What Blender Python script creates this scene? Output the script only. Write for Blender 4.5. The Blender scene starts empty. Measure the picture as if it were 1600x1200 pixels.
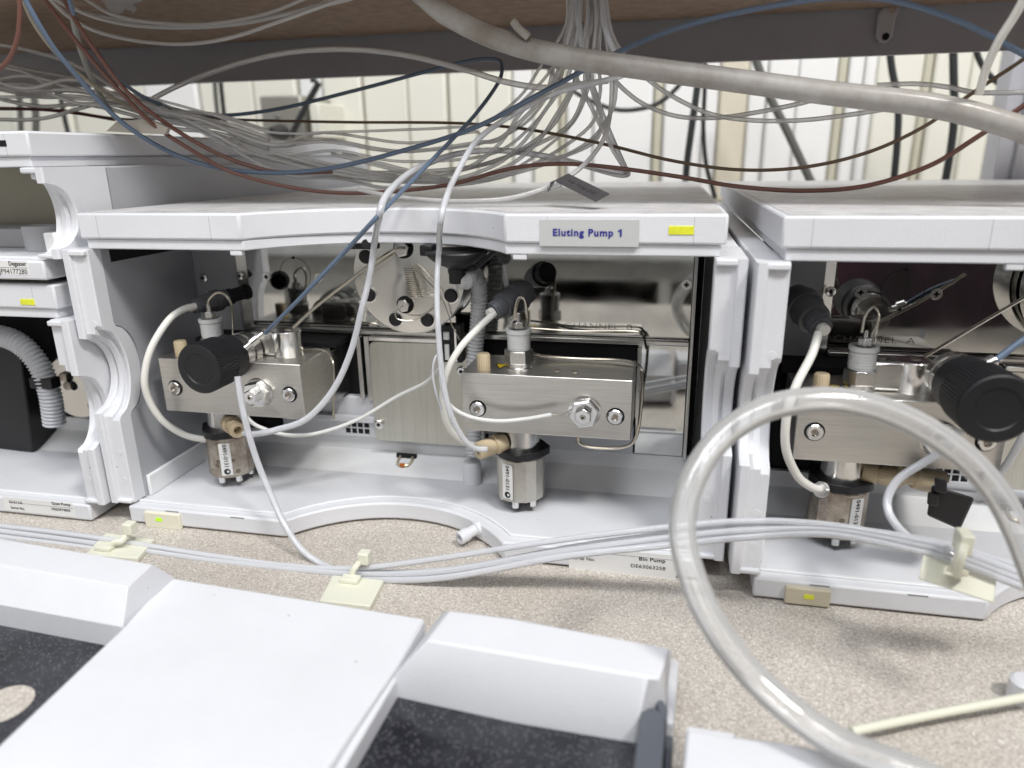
import bpy, math, random
from mathutils import Vector, Matrix
random.seed(7)
sc = bpy.context.scene
COL = sc.collection
S = 0.001                                   # all numbers below are millimetres
# ---------------------------------------------------------------- camera
CP = Vector((318.86, -344.63, 212.5))
YAW, PITCH, ROLL, F = -0.215, 0.305, -0.015, 1122.0
def _axes():
    ca, sa, cb, sb, cc, s_ = math.cos(YAW), math.sin(YAW), math.cos(PITCH), math.sin(PITCH), math.cos(ROLL), math.sin(ROLL)
    f = Vector((sa*cb, ca*cb, -sb)); r = Vector((ca, -sa, 0)); u = r.cross(f)
    return cc*r + s_*u, -s_*r + cc*u, f
R_, U_, F_ = _axes()
cam_d = bpy.data.cameras.new("camera")
cam = bpy.data.objects.new("camera", cam_d); COL.objects.link(cam); sc.camera = cam
m = Matrix((R_, U_, -F_)).transposed().to_4x4(); m.translation = CP*S
cam.matrix_world = m
cam_d.sensor_width = 36; cam_d.lens = F/1600*36
cam_d.clip_start = 0.01; cam_d.clip_end = 60
cam_d.dof.use_dof = True; cam_d.dof.focus_distance = 0.40; cam_d.dof.aperture_fstop = 6.6
# ---------------------------------------------------------------- world, lamps, exposure
w = bpy.data.worlds.new("World"); sc.world = w; w.use_nodes = True
bg = w.node_tree.nodes["Background"]
bg.inputs[0].default_value = (0.90, 0.93, 1.0, 1); bg.inputs[1].default_value = 0.46
def area(name, loc, target, sx, sy, power, col):
    d = bpy.data.lights.new(name, 'AREA'); d.shape = 'RECTANGLE'; d.size = sx; d.size_y = sy; d.energy = power; d.color = col
    o = bpy.data.objects.new(name, d); COL.objects.link(o)
    o.location = Vector(loc)*S
    o.rotation_euler = (Vector(target)-Vector(loc)).to_track_quat('-Z', 'Y').to_euler()
    return o
area("ceiling_lamp", (1050, -640, 1500), (250, 0, 100), 0.32, 0.22, 20, (1.0, 0.97, 0.93))
area("ceiling_lamp_far", (150, -800, 1500), (200, 0, 100), 1.1, 0.35, 15, (0.95, 0.97, 1.0))
area("ceiling_lamp_behind_shelf", (350, 570, 1100), (350, 640, 200), 1.6, 0.15, 4.8, (1.0, 0.98, 0.93))
area("ceiling_lamp_aisle", (500, -2150, 1450), (200, 0, 200), 1.3, 0.4, 13, (1.0, 0.98, 0.95))
sc.view_settings.view_transform = 'Standard'; sc.view_settings.look = 'None'
sc.view_settings.exposure = 0.0; sc.view_settings.gamma = 1
sc.render.engine = 'CYCLES'
sc.cycles.use_denoising = True
sc.cycles.max_bounces = 10; sc.cycles.transmission_bounces = 8; sc.cycles.transparent_max_bounces = 24
sc.cycles.caustics_reflective = False; sc.cycles.caustics_refractive = False
sc.cycles.sample_clamp_indirect = 4
# ---------------------------------------------------------------- helpers
def at(px, py, **k):
    """the point in the room seen at photo pixel (px, py) on the plane X=, Y= or Z= (mm)"""
    d = F_ + R_*((px-800)/F) - U_*((py-600)/F)
    n, v = list(k.items())[0]; i = 'XYZ'.index(n)
    return CP + d*((v-CP[i])/d[i])
def dist(p): return (Vector(p)-CP).dot(F_)
V = Vector
class MB:
    def __init__(s): s.v = []; s.f = []
    def add(s, vs, fs):
        n = len(s.v); s.v += [V(p) for p in vs]; s.f += [tuple(i+n for i in f) for f in fs]; return s
    def box(s, x0, x1, y0, y1, z0, z1):
        return s.add([(x0,y0,z0),(x1,y0,z0),(x1,y1,z0),(x0,y1,z0),(x0,y0,z1),(x1,y0,z1),(x1,y1,z1),(x0,y1,z1)],
                     [(0,3,2,1),(4,5,6,7),(0,1,5,4),(1,2,6,5),(2,3,7,6),(3,0,4,7)])
    def hexa(s, lo, hi):
        return s.add(list(lo)+list(hi), [(3,2,1,0),(4,5,6,7),(0,1,5,4),(1,2,6,5),(2,3,7,6),(3,0,4,7)])
    def prism(s, poly, a, b, axis='Z'):
        def P(p, t):
            return (p[0],p[1],t) if axis=='Z' else ((p[0],t,p[1]) if axis=='Y' else (t,p[0],p[1]))
        n = len(poly); vs = [P(p,a) for p in poly]+[P(p,b) for p in poly]
        fs = [tuple(range(n-1,-1,-1)), tuple(range(n,2*n))]+[(i,(i+1)%n,n+(i+1)%n,n+i) for i in range(n)]
        return s.add(vs, fs)
    def cyl(s, p, q, r0, r1=None, n=24, caps=True, rot=0):
        r1 = r0 if r1 is None else r1
        return s.lathe(p, V(q)-V(p), [(0,r0),((V(q)-V(p)).length,r1)], n, caps, rot)
    def lathe(s, o, axis, prof, n=32, caps=True, rot=0, ridges=0):
        o = V(o); a = V(axis).normalized()
        t = a.orthogonal().normalized() if abs(a.z) < .99 else V((1,0,0))
        if abs(a.z) < .99: t = V((0,0,1)).cross(a).normalized()
        b = a.cross(t); k = len(s.v); vs = []; fs = []
        for (h, r) in prof:
            for i in range(n):
                an = 2*math.pi*i/n+rot; rr = r-(ridges if i % 2 else 0)
                vs.append(o+a*h+(t*math.cos(an)+b*math.sin(an))*rr)
        for j in range(len(prof)-1):
            for i in range(n):
                fs.append((j*n+i, j*n+(i+1)%n, (j+1)*n+(i+1)%n, (j+1)*n+i))
        if caps:
            fs.append(tuple(range(n-1,-1,-1))); fs.append(tuple((len(prof)-1)*n+i for i in range(n)))
        return s.add(vs, fs)
    def tube(s, pts, r, n=8, rad=None, caps=True):
        pts = [V(p) for p in pts]; vs = []; fs = []
        T = [(pts[min(i+1,len(pts)-1)]-pts[max(i-1,0)]).normalized() for i in range(len(pts))]
        nrm = T[0].orthogonal().normalized()
        for i, p in enumerate(pts):
            nrm = (nrm-T[i]*nrm.dot(T[i])).normalized(); b = T[i].cross(nrm)
            rr = r if rad is None else rad[i]
            for k in range(n):
                an = 2*math.pi*k/n; vs.append(p+(nrm*math.cos(an)+b*math.sin(an))*rr)
        for j in range(len(pts)-1):
            for k in range(n):
                fs.append((j*n+k, j*n+(k+1)%n, (j+1)*n+(k+1)%n, (j+1)*n+k))
        if caps:
            fs.append(tuple(range(n-1,-1,-1))); fs.append(tuple((len(pts)-1)*n+k for k in range(n)))
        return s.add(vs, fs)
    def build(s, name, mat, parent=None, bevel=0, angle=35, off=(0,0,0), seg=2, **props):
        off = V(off); vs = [p+off for p in s.v]
        lo = V([min(p[i] for p in vs) for i in range(3)]); hi = V([max(p[i] for p in vs) for i in range(3)])
        o0 = V(((lo.x+hi.x)/2, (lo.y+hi.y)/2, lo.z))
        me = bpy.data.meshes.new(name); me.from_pydata([tuple((p-o0)*S) for p in vs], [], s.f)
        me.materials.append(mat)
        for p in me.polygons: p.use_smooth = True
        me.set_sharp_from_angle(angle=math.radians(angle)); me.update()
        o = bpy.data.objects.new(name, me); COL.objects.link(o)
        place(o, o0, parent)
        if bevel:
            b = o.modifiers.new("bevel", 'BEVEL'); b.width = bevel*S; b.segments = seg; b.limit_method = 'ANGLE'; b.angle_limit = math.radians(40); b.harden_normals = False
        for k, v in props.items(): o[k] = v
        return o
WO = {}
def place(o, o0, parent):
    WO[o.name] = V(o0)
    if parent: o.parent = parent; o.location = (V(o0)-WO[parent.name])*S
    else: o.location = V(o0)*S
def thing(name, loc, label, category, group=None):
    o = bpy.data.objects.new(name, None); COL.objects.link(o); o.empty_display_size = .02
    WO[o.name] = V(loc); o.location = V(loc)*S
    tag(o, label, category, group); return o
def tag(o, label, category, group=None):
    o['label'] = label; o['category'] = category
    if group: o['group'] = group
    return o
def spline(pts, per=10):
    pts = [V(p) for p in pts]; out = []
    P = [pts[0]*2-pts[1]]+pts+[pts[-1]*2-pts[-2]]
    for i in range(1, len(P)-2):
        a, b, c, d = P[i-1], P[i], P[i+1], P[i+2]
        for k in range(per):
            t = k/per
            out.append(0.5*((2*b)+(c-a)*t+(2*a-5*b+4*c-d)*t*t+(3*b-a-3*c+d)*t**3))
    out.append(pts[-1]); return out
def text(name, s, o, xd, ud, size, mat, parent, bold=0.0, align='CENTER', sx=1.0, gap=1.05):
    c = bpy.data.curves.new(name, 'FONT'); c.body = s; c.size = size*S; c.align_x = align; c.align_y = 'CENTER'; c.offset = bold*S; c.space_character = gap
    c.extrude = 0.02*S; c.resolution_u = 3
    t = bpy.data.objects.new(name+"_tmp", c)
    COL.objects.link(t); dg = bpy.context.evaluated_depsgraph_get(); dg.update()
    me = bpy.data.meshes.new_from_object(t.evaluated_get(dg)); COL.objects.unlink(t); bpy.data.objects.remove(t)
    xd = V(xd).normalized(); n = xd.cross(V(ud)).normalized(); u = n.cross(xd)
    me.transform(Matrix((xd*sx, u, n)).transposed().to_4x4()); me.materials.clear(); me.materials.append(mat)
    ob = bpy.data.objects.new(name, me); COL.objects.link(ob); place(ob, V(o)+n*0.08, parent)
    return ob
# ---------------------------------------------------------------- materials
def specks(m, scale=160, size=.16, share=.9, col=(.12,.10,.08)):
    """sparse tiny specks of dirt (or dust) in the base colour"""
    nt = m.node_tree; b = nt.nodes["Principled BSDF"]; tc = nt.nodes.new("ShaderNodeTexCoord")
    v = nt.nodes.new("ShaderNodeTexVoronoi"); v.inputs["Scale"].default_value = scale; nt.links.new(tc.outputs["Object"], v.inputs["Vector"])
    a = nt.nodes.new("ShaderNodeMath"); a.operation = 'LESS_THAN'; a.inputs[1].default_value = size; nt.links.new(v.outputs["Distance"], a.inputs[0])
    sp = nt.nodes.new("ShaderNodeSeparateColor"); nt.links.new(v.outputs["Color"], sp.inputs[0])
    g = nt.nodes.new("ShaderNodeMath"); g.operation = 'GREATER_THAN'; g.inputs[1].default_value = share; nt.links.new(sp.outputs[0], g.inputs[0])
    mu = nt.nodes.new("ShaderNodeMath"); mu.operation = 'MULTIPLY'; nt.links.new(a.outputs[0], mu.inputs[0]); nt.links.new(g.outputs[0], mu.inputs[1])
    m2 = nt.nodes.new("ShaderNodeMath"); m2.operation = 'MULTIPLY'; m2.inputs[1].default_value = .6; nt.links.new(mu.outputs[0], m2.inputs[0])
    mx = nt.nodes.new("ShaderNodeMix"); mx.data_type = 'RGBA'; nt.links.new(m2.outputs[0], mx.inputs[0]); mx.inputs[7].default_value = (*col, 1)
    bc = b.inputs["Base Color"]
    if bc.is_linked: nt.links.new(bc.links[0].from_socket, mx.inputs[6])
    else: mx.inputs[6].default_value = bc.default_value
    nt.links.new(mx.outputs[2], bc); return m
def mat(name, col, rough=.5, metal=0, trans=0, spec=.5, bump=0, bscale=800, noise=0, nscale=30, aniso=0, rnoise=0, emis=0, ior=1.45, sss=0, stretch=None, col2=None, radial=False, coat=0):
    m = bpy.data.materials.new(name); m.use_nodes = True; nt = m.node_tree; b = nt.nodes["Principled BSDF"]
    b.inputs["Base Color"].default_value = (*col, 1); b.inputs["Roughness"].default_value = rough; b.inputs["Metallic"].default_value = metal
    b.inputs["Transmission Weight"].default_value = trans; b.inputs["Specular IOR Level"].default_value = spec; b.inputs["IOR"].default_value = ior
    b.inputs["Coat Weight"].default_value = coat
    tc = nt.nodes.new("ShaderNodeTexCoord")
    def mapped(st):
        mp = nt.nodes.new("ShaderNodeMapping"); mp.inputs["Scale"].default_value = st or (1,1,1)
        nt.links.new(tc.outputs["Object"], mp.inputs["Vector"]); return mp.outputs["Vector"]
    if bump:
        n = nt.nodes.new("ShaderNodeTexNoise"); n.inputs["Scale"].default_value = bscale; n.inputs["Detail"].default_value = 3
        nt.links.new(mapped(stretch), n.inputs["Vector"])
        bp = nt.nodes.new("ShaderNodeBump"); bp.inputs["Strength"].default_value = bump; bp.inputs["Distance"].default_value = 0.0003
        nt.links.new(n.outputs["Fac"], bp.inputs["Height"]); nt.links.new(bp.outputs["Normal"], b.inputs["Normal"])
    if noise:
        n = nt.nodes.new("ShaderNodeTexNoise"); n.inputs["Scale"].default_value = nscale; n.inputs["Detail"].default_value = 6; n.inputs["Roughness"].default_value = .65
        nt.links.new(mapped(stretch), n.inputs["Vector"])
        r = nt.nodes.new("ShaderNodeValToRGB"); r.color_ramp.elements[0].position = .35; r.color_ramp.elements[1].position = .65
        c2 = col2 or tuple(c*(1-noise) for c in col)
        r.color_ramp.elements[0].color = (*c2, 1); r.color_ramp.elements[1].color = (*col, 1)
        nt.links.new(n.outputs["Fac"], r.inputs["Fac"]); nt.links.new(r.outputs["Color"], b.inputs["Base Color"])
    if rnoise:
        n = nt.nodes.new("ShaderNodeTexNoise"); n.inputs["Scale"].default_value = nscale*1.3; n.inputs["Detail"].default_value = 5
        nt.links.new(tc.outputs["Object"], n.inputs["Vector"])
        mr = nt.nodes.new("ShaderNodeMapRange"); mr.inputs["From Min"].default_value = .4; mr.inputs["From Max"].default_value = .7
        mr.inputs["To Min"].default_value = rough; mr.inputs["To Max"].default_value = rough+rnoise
        nt.links.new(n.outputs["Fac"], mr.inputs["Value"]); nt.links.new(mr.outputs["Result"], b.inputs["Roughness"])
    if radial:
        tg = nt.nodes.new("ShaderNodeTangent"); tg.direction_type = 'RADIAL'; tg.axis = 'Y'
        nt.links.new(tg.outputs["Tangent"], b.inputs["Tangent"])
    b.inputs["Anisotropic"].default_value = aniso
    if emis:
        b.inputs["Emission Color"].default_value = (*col, 1); b.inputs["Emission Strength"].default_value = emis
    if sss:
        b.inputs["Subsurface Weight"].default_value = sss; b.inputs["Subsurface Radius"].default_value = (.003,.003,.003)
    return m
WHITE = specks(mat("white_plastic", (.73,.74,.77), .42, bump=.4, bscale=1300, noise=.07, nscale=10), 150, .07, .93)
DUSTY = specks(mat("dusty_white_plastic", (.68,.675,.68), .42, bump=.4, bscale=1300, noise=.3, nscale=45), 220, .2, .6, (.25,.22,.2))
PAN = specks(mat("pan_white_plastic", (.84,.85,.86), .3, bump=.15, bscale=900, noise=.08, nscale=12), 110, .05, .9)
GREYP = mat("grey_plastic", (.42,.42,.43), .5, bump=.2)
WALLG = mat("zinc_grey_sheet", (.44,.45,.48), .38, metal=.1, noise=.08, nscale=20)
LABELG = mat("grey_label", (.52,.53,.52), .45)
PAPER = mat("paper_label", (.78,.78,.77), .5)
INK = mat("black_ink", (.02,.02,.02), .6)
BLUEINK = mat("blue_ink", (.02,.02,.25), .5)
SEAM = mat("seam_shadow_gap", (.28,.28,.29), .8)
YELLOW = mat("yellow_window", (.80,.82,.05), .35, noise=.2, nscale=250, emis=.04)
GREEN = mat("green_window", (.45,.8,.02), .4, emis=.3)
CREAM = mat("cream_plastic", (.76,.73,.60), .4)
MIRROR = mat("polished_steel", (.64,.64,.62), .025, metal=1, rnoise=.05, nscale=24, noise=.25, spec=.5)
STEELM = mat("machined_steel", (.62,.61,.59), .24, metal=1, bump=.12, bscale=300)
BRIGHT = mat("bright_steel", (.78,.77,.75), .16, metal=1, rnoise=.1)
BRUSH = mat("brushed_steel_block", (.74,.72,.68), .36, metal=1, bump=.35, bscale=260, stretch=(.12,1,4), noise=.12, nscale=260)
BRUSHV = mat("brushed_steel_cover", (.70,.69,.62), .4, metal=1, bump=.3, bscale=260, stretch=(4,1,.12), noise=.12, nscale=220)
TURNED = mat("turned_steel", (.76,.75,.72), .18, metal=1, aniso=.93, radial=True)
DULL = specks(mat("stained_steel", (.58,.53,.46), .42, metal=.95, noise=.6, nscale=110, col2=(.27,.22,.18)), 190, .3, .7, (.06,.04,.025))
CANST = mat("can_steel", (.62,.60,.55), .42, metal=1, noise=.15, nscale=80)
BLACK = mat("black_plastic", (.012,.012,.014), .42, bump=.2)
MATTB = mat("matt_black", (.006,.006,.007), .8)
DGREY = mat("dark_grey_plastic", (.085,.088,.095), .4)
MGREY = mat("mid_grey_plastic", (.13,.135,.155), .4)
PEEK = mat("beige_peek", (.55,.45,.30), .45, bump=.2)
TUBE = mat("clear_ptfe", (.93,.93,.93), .14, trans=.5, ior=1.34)
TUBEM = mat("milky_tube", (.88,.90,.98), .2, trans=.6, ior=1.3, sss=0)
HOSE = mat("clear_hose", (.97,.97,.96), .3, trans=.8, ior=1.15, bump=.1, bscale=200)
DHOSE = mat("old_hose", (.52,.505,.485), .22, trans=.15, ior=1.3, noise=.35, nscale=30, bump=.3, bscale=150, col2=(.33,.30,.26))
WCABLE = mat("white_cable", (.78,.77,.72), .35)
BLUE = mat("blue_tube", (.12,.165,.235), .25)
LBLUE = mat("dark_blue_tube", (.03,.045,.09), .3)
RED = mat("red_brown_tube", (.15,.068,.052), .35)
MAROON = mat("maroon_tube", (.09,.02,.02), .35)
BROWN = mat("brown_tube", (.13,.085,.05), .35)
TAN = mat("tan_tube", (.33,.29,.22), .35)
CAP = mat("steel_capillary", (.60,.56,.48), .25, metal=1)
CORR = mat("corrugated_plastic", (.88,.89,.92), .22, trans=.3, ior=1.3)
CORRD = mat("grey_corrugated_plastic", (.66,.68,.72), .22, trans=.15, ior=1.3)
NYLON = mat("natural_nylon", (.86,.86,.72), .4, trans=.15, sss=0)
GOLD = mat("gold_wire", (.8,.55,.2), .25, metal=1)
AMBER = mat("amber_bead", (.45,.12,.01), .2)
WARN = mat("warning_yellow", (.75,.52,.02), .4)
BOARD = mat("particle_board", (.42,.30,.215), .8, noise=.3, nscale=90, bump=.4, bscale=500)
BEAM = mat("grey_painted_steel", (.46,.46,.49), .45, bump=.3, bscale=700, noise=.08)
BRACKET = mat("galvanised_bracket", (.62,.62,.65), .4, metal=.5)
WALLC = mat("cream_wall", (.72,.71,.63), .6)
WALLW = mat("pale_wall", (.78,.78,.77), .55)
WALLT = mat("tan_wall", (.62,.57,.46), .6)
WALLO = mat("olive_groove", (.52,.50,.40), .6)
RUBBER = mat("black_rubber", (.02,.022,.022), .5)
DOLIVE = mat("grey_strap", (.10,.10,.09), .6)
SMOKE = mat("smoked_window", (.045,.047,.056), .14, noise=.6, nscale=22, col2=(.012,.013,.018), rnoise=.2, bump=.1, bscale=500, coat=.0)
SMOKE = specks(SMOKE, 1100, .3, .6, (.26,.26,.28))
HINGE = mat("slate_plastic", (.10,.11,.13), .38)
LINER = mat("taupe_board", (.40,.37,.32), .7)
TAPE = mat("torn_tape", (.50,.47,.45), .6, noise=.2)
ROOMB = mat("beige_cabinet", (.52,.51,.47), .6)
ROOMF = mat("room_floor", (.35,.34,.32), .6)
PLUM = mat("plum_shirt", (.055,.024,.038), .85, noise=.9, nscale=7, col2=(.012,.010,.012), stretch=(2.5,1,.8))
SKIN = mat("skin", (.45,.28,.2), .5); HAIR = mat("hair", (.03,.02,.015), .6); JEANS = mat("jeans", (.03,.04,.08), .8)
# speckled laminate
def laminate():
    m = bpy.data.materials.new("speckled_laminate"); m.use_nodes = True; nt = m.node_tree; b = nt.nodes["Principled BSDF"]; b.inputs["Roughness"].default_value = .45
    tc = nt.nodes.new("ShaderNodeTexCoord"); v = nt.nodes.new("ShaderNodeTexVoronoi"); v.inputs["Scale"].default_value = 1500; v.inputs["Randomness"].default_value = 1
    nt.links.new(tc.outputs["Object"], v.inputs["Vector"])
    sp = nt.nodes.new("ShaderNodeSeparateColor"); nt.links.new(v.outputs["Color"], sp.inputs[0])
    r = nt.nodes.new("ShaderNodeValToRGB"); r.color_ramp.interpolation = 'LINEAR'; e = r.color_ramp.elements
    e[0].position = 0; e[0].color = (.38,.345,.31,1); e[1].position = 1; e[1].color = (.80,.77,.71,1)
    for p, c in ((.25,(.53,.50,.455,1)),(.5,(.575,.535,.485,1)),(.8,(.63,.59,.54,1))):
        k = e.new(p); k.color = c
    nt.links.new(sp.outputs[0], r.inputs["Fac"])
    n = nt.nodes.new("ShaderNodeTexNoise"); n.inputs["Scale"].default_value = 700; n.inputs["Detail"].default_value = 2; nt.links.new(tc.outputs["Object"], n.inputs["Vector"])
    r2 = nt.nodes.new("ShaderNodeValToRGB"); r2.color_ramp.elements[0].position = .38; r2.color_ramp.elements[0].color = (.86,.84,.82,1); r2.color_ramp.elements[1].position = .58; r2.color_ramp.elements[1].color = (1,1,1,1)
    nt.links.new(n.outputs["Fac"], r2.inputs["Fac"])
    n3 = nt.nodes.new("ShaderNodeTexNoise"); n3.inputs["Scale"].default_value = 14; n3.inputs["Detail"].default_value = 4; nt.links.new(tc.outputs["Object"], n3.inputs["Vector"])
    r3 = nt.nodes.new("ShaderNodeValToRGB"); r3.color_ramp.elements[0].position = .3; r3.color_ramp.elements[0].color = (.88,.86,.84,1); r3.color_ramp.elements[1].position = .6; r3.color_ramp.elements[1].color = (1,1,1,1)
    nt.links.new(n3.outputs["Fac"], r3.inputs["Fac"])
    mx = nt.nodes.new("ShaderNodeMix"); mx.data_type = 'RGBA'; mx.blend_type = 'MULTIPLY'; mx.inputs[0].default_value = 1
    nt.links.new(r.outputs["Color"], mx.inputs[6]); nt.links.new(r2.outputs["Color"], mx.inputs[7])
    m2 = nt.nodes.new("ShaderNodeMix"); m2.data_type = 'RGBA'; m2.blend_type = 'MULTIPLY'; m2.inputs[0].default_value = 1
    nt.links.new(mx.outputs[2], m2.inputs[6]); nt.links.new(r3.outputs["Color"], m2.inputs[7])
    nt.links.new(m2.outputs[2], b.inputs["Base Color"])
    bp = nt.nodes.new("ShaderNodeBump"); bp.inputs["Strength"].default_value = .3; bp.inputs["Distance"].default_value = .0003
    nt.links.new(n.outputs["Fac"], bp.inputs["Height"]); nt.links.new(bp.outputs["Normal"], b.inputs["Normal"])
    return m
LAM = laminate()
def clear(name, col, a0, a1, rough=.12, trl=0):
    m = mat(name, col, rough); nt = m.node_tree; b = nt.nodes["Principled BSDF"]
    lw = nt.nodes.new("ShaderNodeLayerWeight"); lw.inputs["Blend"].default_value = .5
    mr = nt.nodes.new("ShaderNodeMapRange"); mr.inputs["To Min"].default_value = a0; mr.inputs["To Max"].default_value = a1
    if trl:
        tr = nt.nodes.new("ShaderNodeBsdfTranslucent"); tr.inputs["Color"].default_value = (*col, 1); tp_ = nt.nodes.new("ShaderNodeBsdfTransparent")
    nt.links.new(lw.outputs["Facing"], mr.inputs["Value"]); nt.links.new(mr.outputs["Result"], b.inputs["Alpha"])
    g = nt.nodes.new("ShaderNodeBsdfGlossy"); g.inputs["Roughness"].default_value = rough; g.inputs["Color"].default_value = (1,1,1,1)
    fr = nt.nodes.new("ShaderNodeFresnel"); fr.inputs["IOR"].default_value = 1.4
    mx = nt.nodes.new("ShaderNodeMixShader"); out = nt.nodes["Material Output"]
    nt.links.new(fr.outputs[0], mx.inputs[0]); 
    if trl:
        m3 = nt.nodes.new("ShaderNodeMixShader"); m3.inputs[0].default_value = trl
        nt.links.new(b.outputs[0], m3.inputs[1]); nt.links.new(tr.outputs[0], m3.inputs[2]); nt.links.new(m3.outputs[0], mx.inputs[1])
    else: nt.links.new(b.outputs[0], mx.inputs[1])
    nt.links.new(g.outputs[0], mx.inputs[2]); nt.links.new(mx.outputs[0], out.inputs["Surface"])
    return m
TUBE = clear("clear_ptfe", (.97,.97,.96), .42, .85, .08, .25)
TUBEM = clear("milky_tube", (.93,.95,1.0), .5, .92, .13, .12)
HOSE = clear("clear_hose", (.95,.95,.93), .18, .75, .08)
# =============================================================== THE SETTING
MB().box(-900, 1500, -560, 760, -30, 0).build("bench_top", LAM, bevel=1.5, kind='structure')
MB().box(-2500, 3500, -2600, 900, -920, -900).build("floor", ROOMF, kind='structure')
MB().box(-2500, 3500, 760, 780, -900, 1700).build("wall", WALLW, kind='structure')
MB().box(-2500, 3500, -2300, -2280, -900, 1700).build("wall_opposite", ROOMB, kind='structure')
# ribbed cladding on the wall behind the shelf
strips = [(-900,-120,WALLC,0),(-120,470,WALLC,0)]
xw = lambda p: at(p, 200, Y=740).x
edges = [(-60,20,WALLC,2),(22,118,WALLC,8),(122,235,WALLC,3),(238,318,WALLW,9),(321,402,WALLC,4),(405,470,WALLC,8),(474,508,WALLW,2),(512,570,WALLC,9),(573,640,WALLC,5),
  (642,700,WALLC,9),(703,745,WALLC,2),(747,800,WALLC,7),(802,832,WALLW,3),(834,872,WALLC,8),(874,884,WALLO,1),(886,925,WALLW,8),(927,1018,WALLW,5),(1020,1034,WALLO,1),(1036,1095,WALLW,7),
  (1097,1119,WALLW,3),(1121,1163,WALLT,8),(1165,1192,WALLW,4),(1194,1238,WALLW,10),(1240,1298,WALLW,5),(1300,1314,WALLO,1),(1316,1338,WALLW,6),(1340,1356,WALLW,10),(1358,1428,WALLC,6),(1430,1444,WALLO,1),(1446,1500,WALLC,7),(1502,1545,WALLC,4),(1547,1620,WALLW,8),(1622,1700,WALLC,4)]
for a, b_, mt, d in edges:
    MB().box(xw(a), xw(b_)+.5, 740-d*.8, 760.5, 150, 420).build("wall_rib", mt, bevel=4, kind='structure')
# shelf: board, beam, bracket, post
sh = thing("shelf", (200, 300, 0), "brown particle board shelf on a grey steel beam over the pumps", "shelf")
MB().box(-800, 900, 0, 298, 315.5, 334).build("board", BOARD, sh, bevel=.5)
MB().prism([(300,283),(303,283),(303,286.5),(330,286.5),(330,289),(303,289),(303,345),(300,345)], -800, 900, 'X').build("beam", BEAM, sh, bevel=.4)
MB().box(608, 640, 420, 450, 0, 345).build("post", BEAM, sh, bevel=1)
MB().box(622, 627, 415, 420, 150, 345).build("post_lip", GREYP, sh)
c0 = at(1385, 40, Y=299); bm = MB()
def br(px, py, Y=297): return at(px, py, Y=Y)
p = [(1371,22),(1380,12),(1408,10),(1398,30),(1393,58),(1384,68),(1374,66),(1368,58)]
pl = [(at(x,y,Y=298).x, at(x,y,Y=298).z) for x, y in p]
MB().prism(pl, 296, 299.5, 'Y').build("bracket", BRACKET, sh, bevel=.5)
q = at(1384,57,Y=295.5); MB().cyl(q, q+V((0,2,0)), 2.6).build("bolt_hole", MATTB, sh)
q = at(1394,16,Y=295.5); MB().cyl(q+V((0,-1,0)), q+V((0,2,0)), 2.6, 2.2).build("screw", BRIGHT, sh)
# torn tape under the board
tp = [at(x,y,Z=315.3) for x,y in [(160,0),(170,14),(178,20),(190,19),(195,12),(204,15),(208,20),(214,12),(207,6),(222,0),(230,-14),(150,-14)]]
tag(MB().prism([(p.x,p.y) for p in tp], 314.6, 315.2).build("torn_tape", TAPE), "scrap of torn grey tape stuck under the brown shelf board", "tape")
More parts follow.
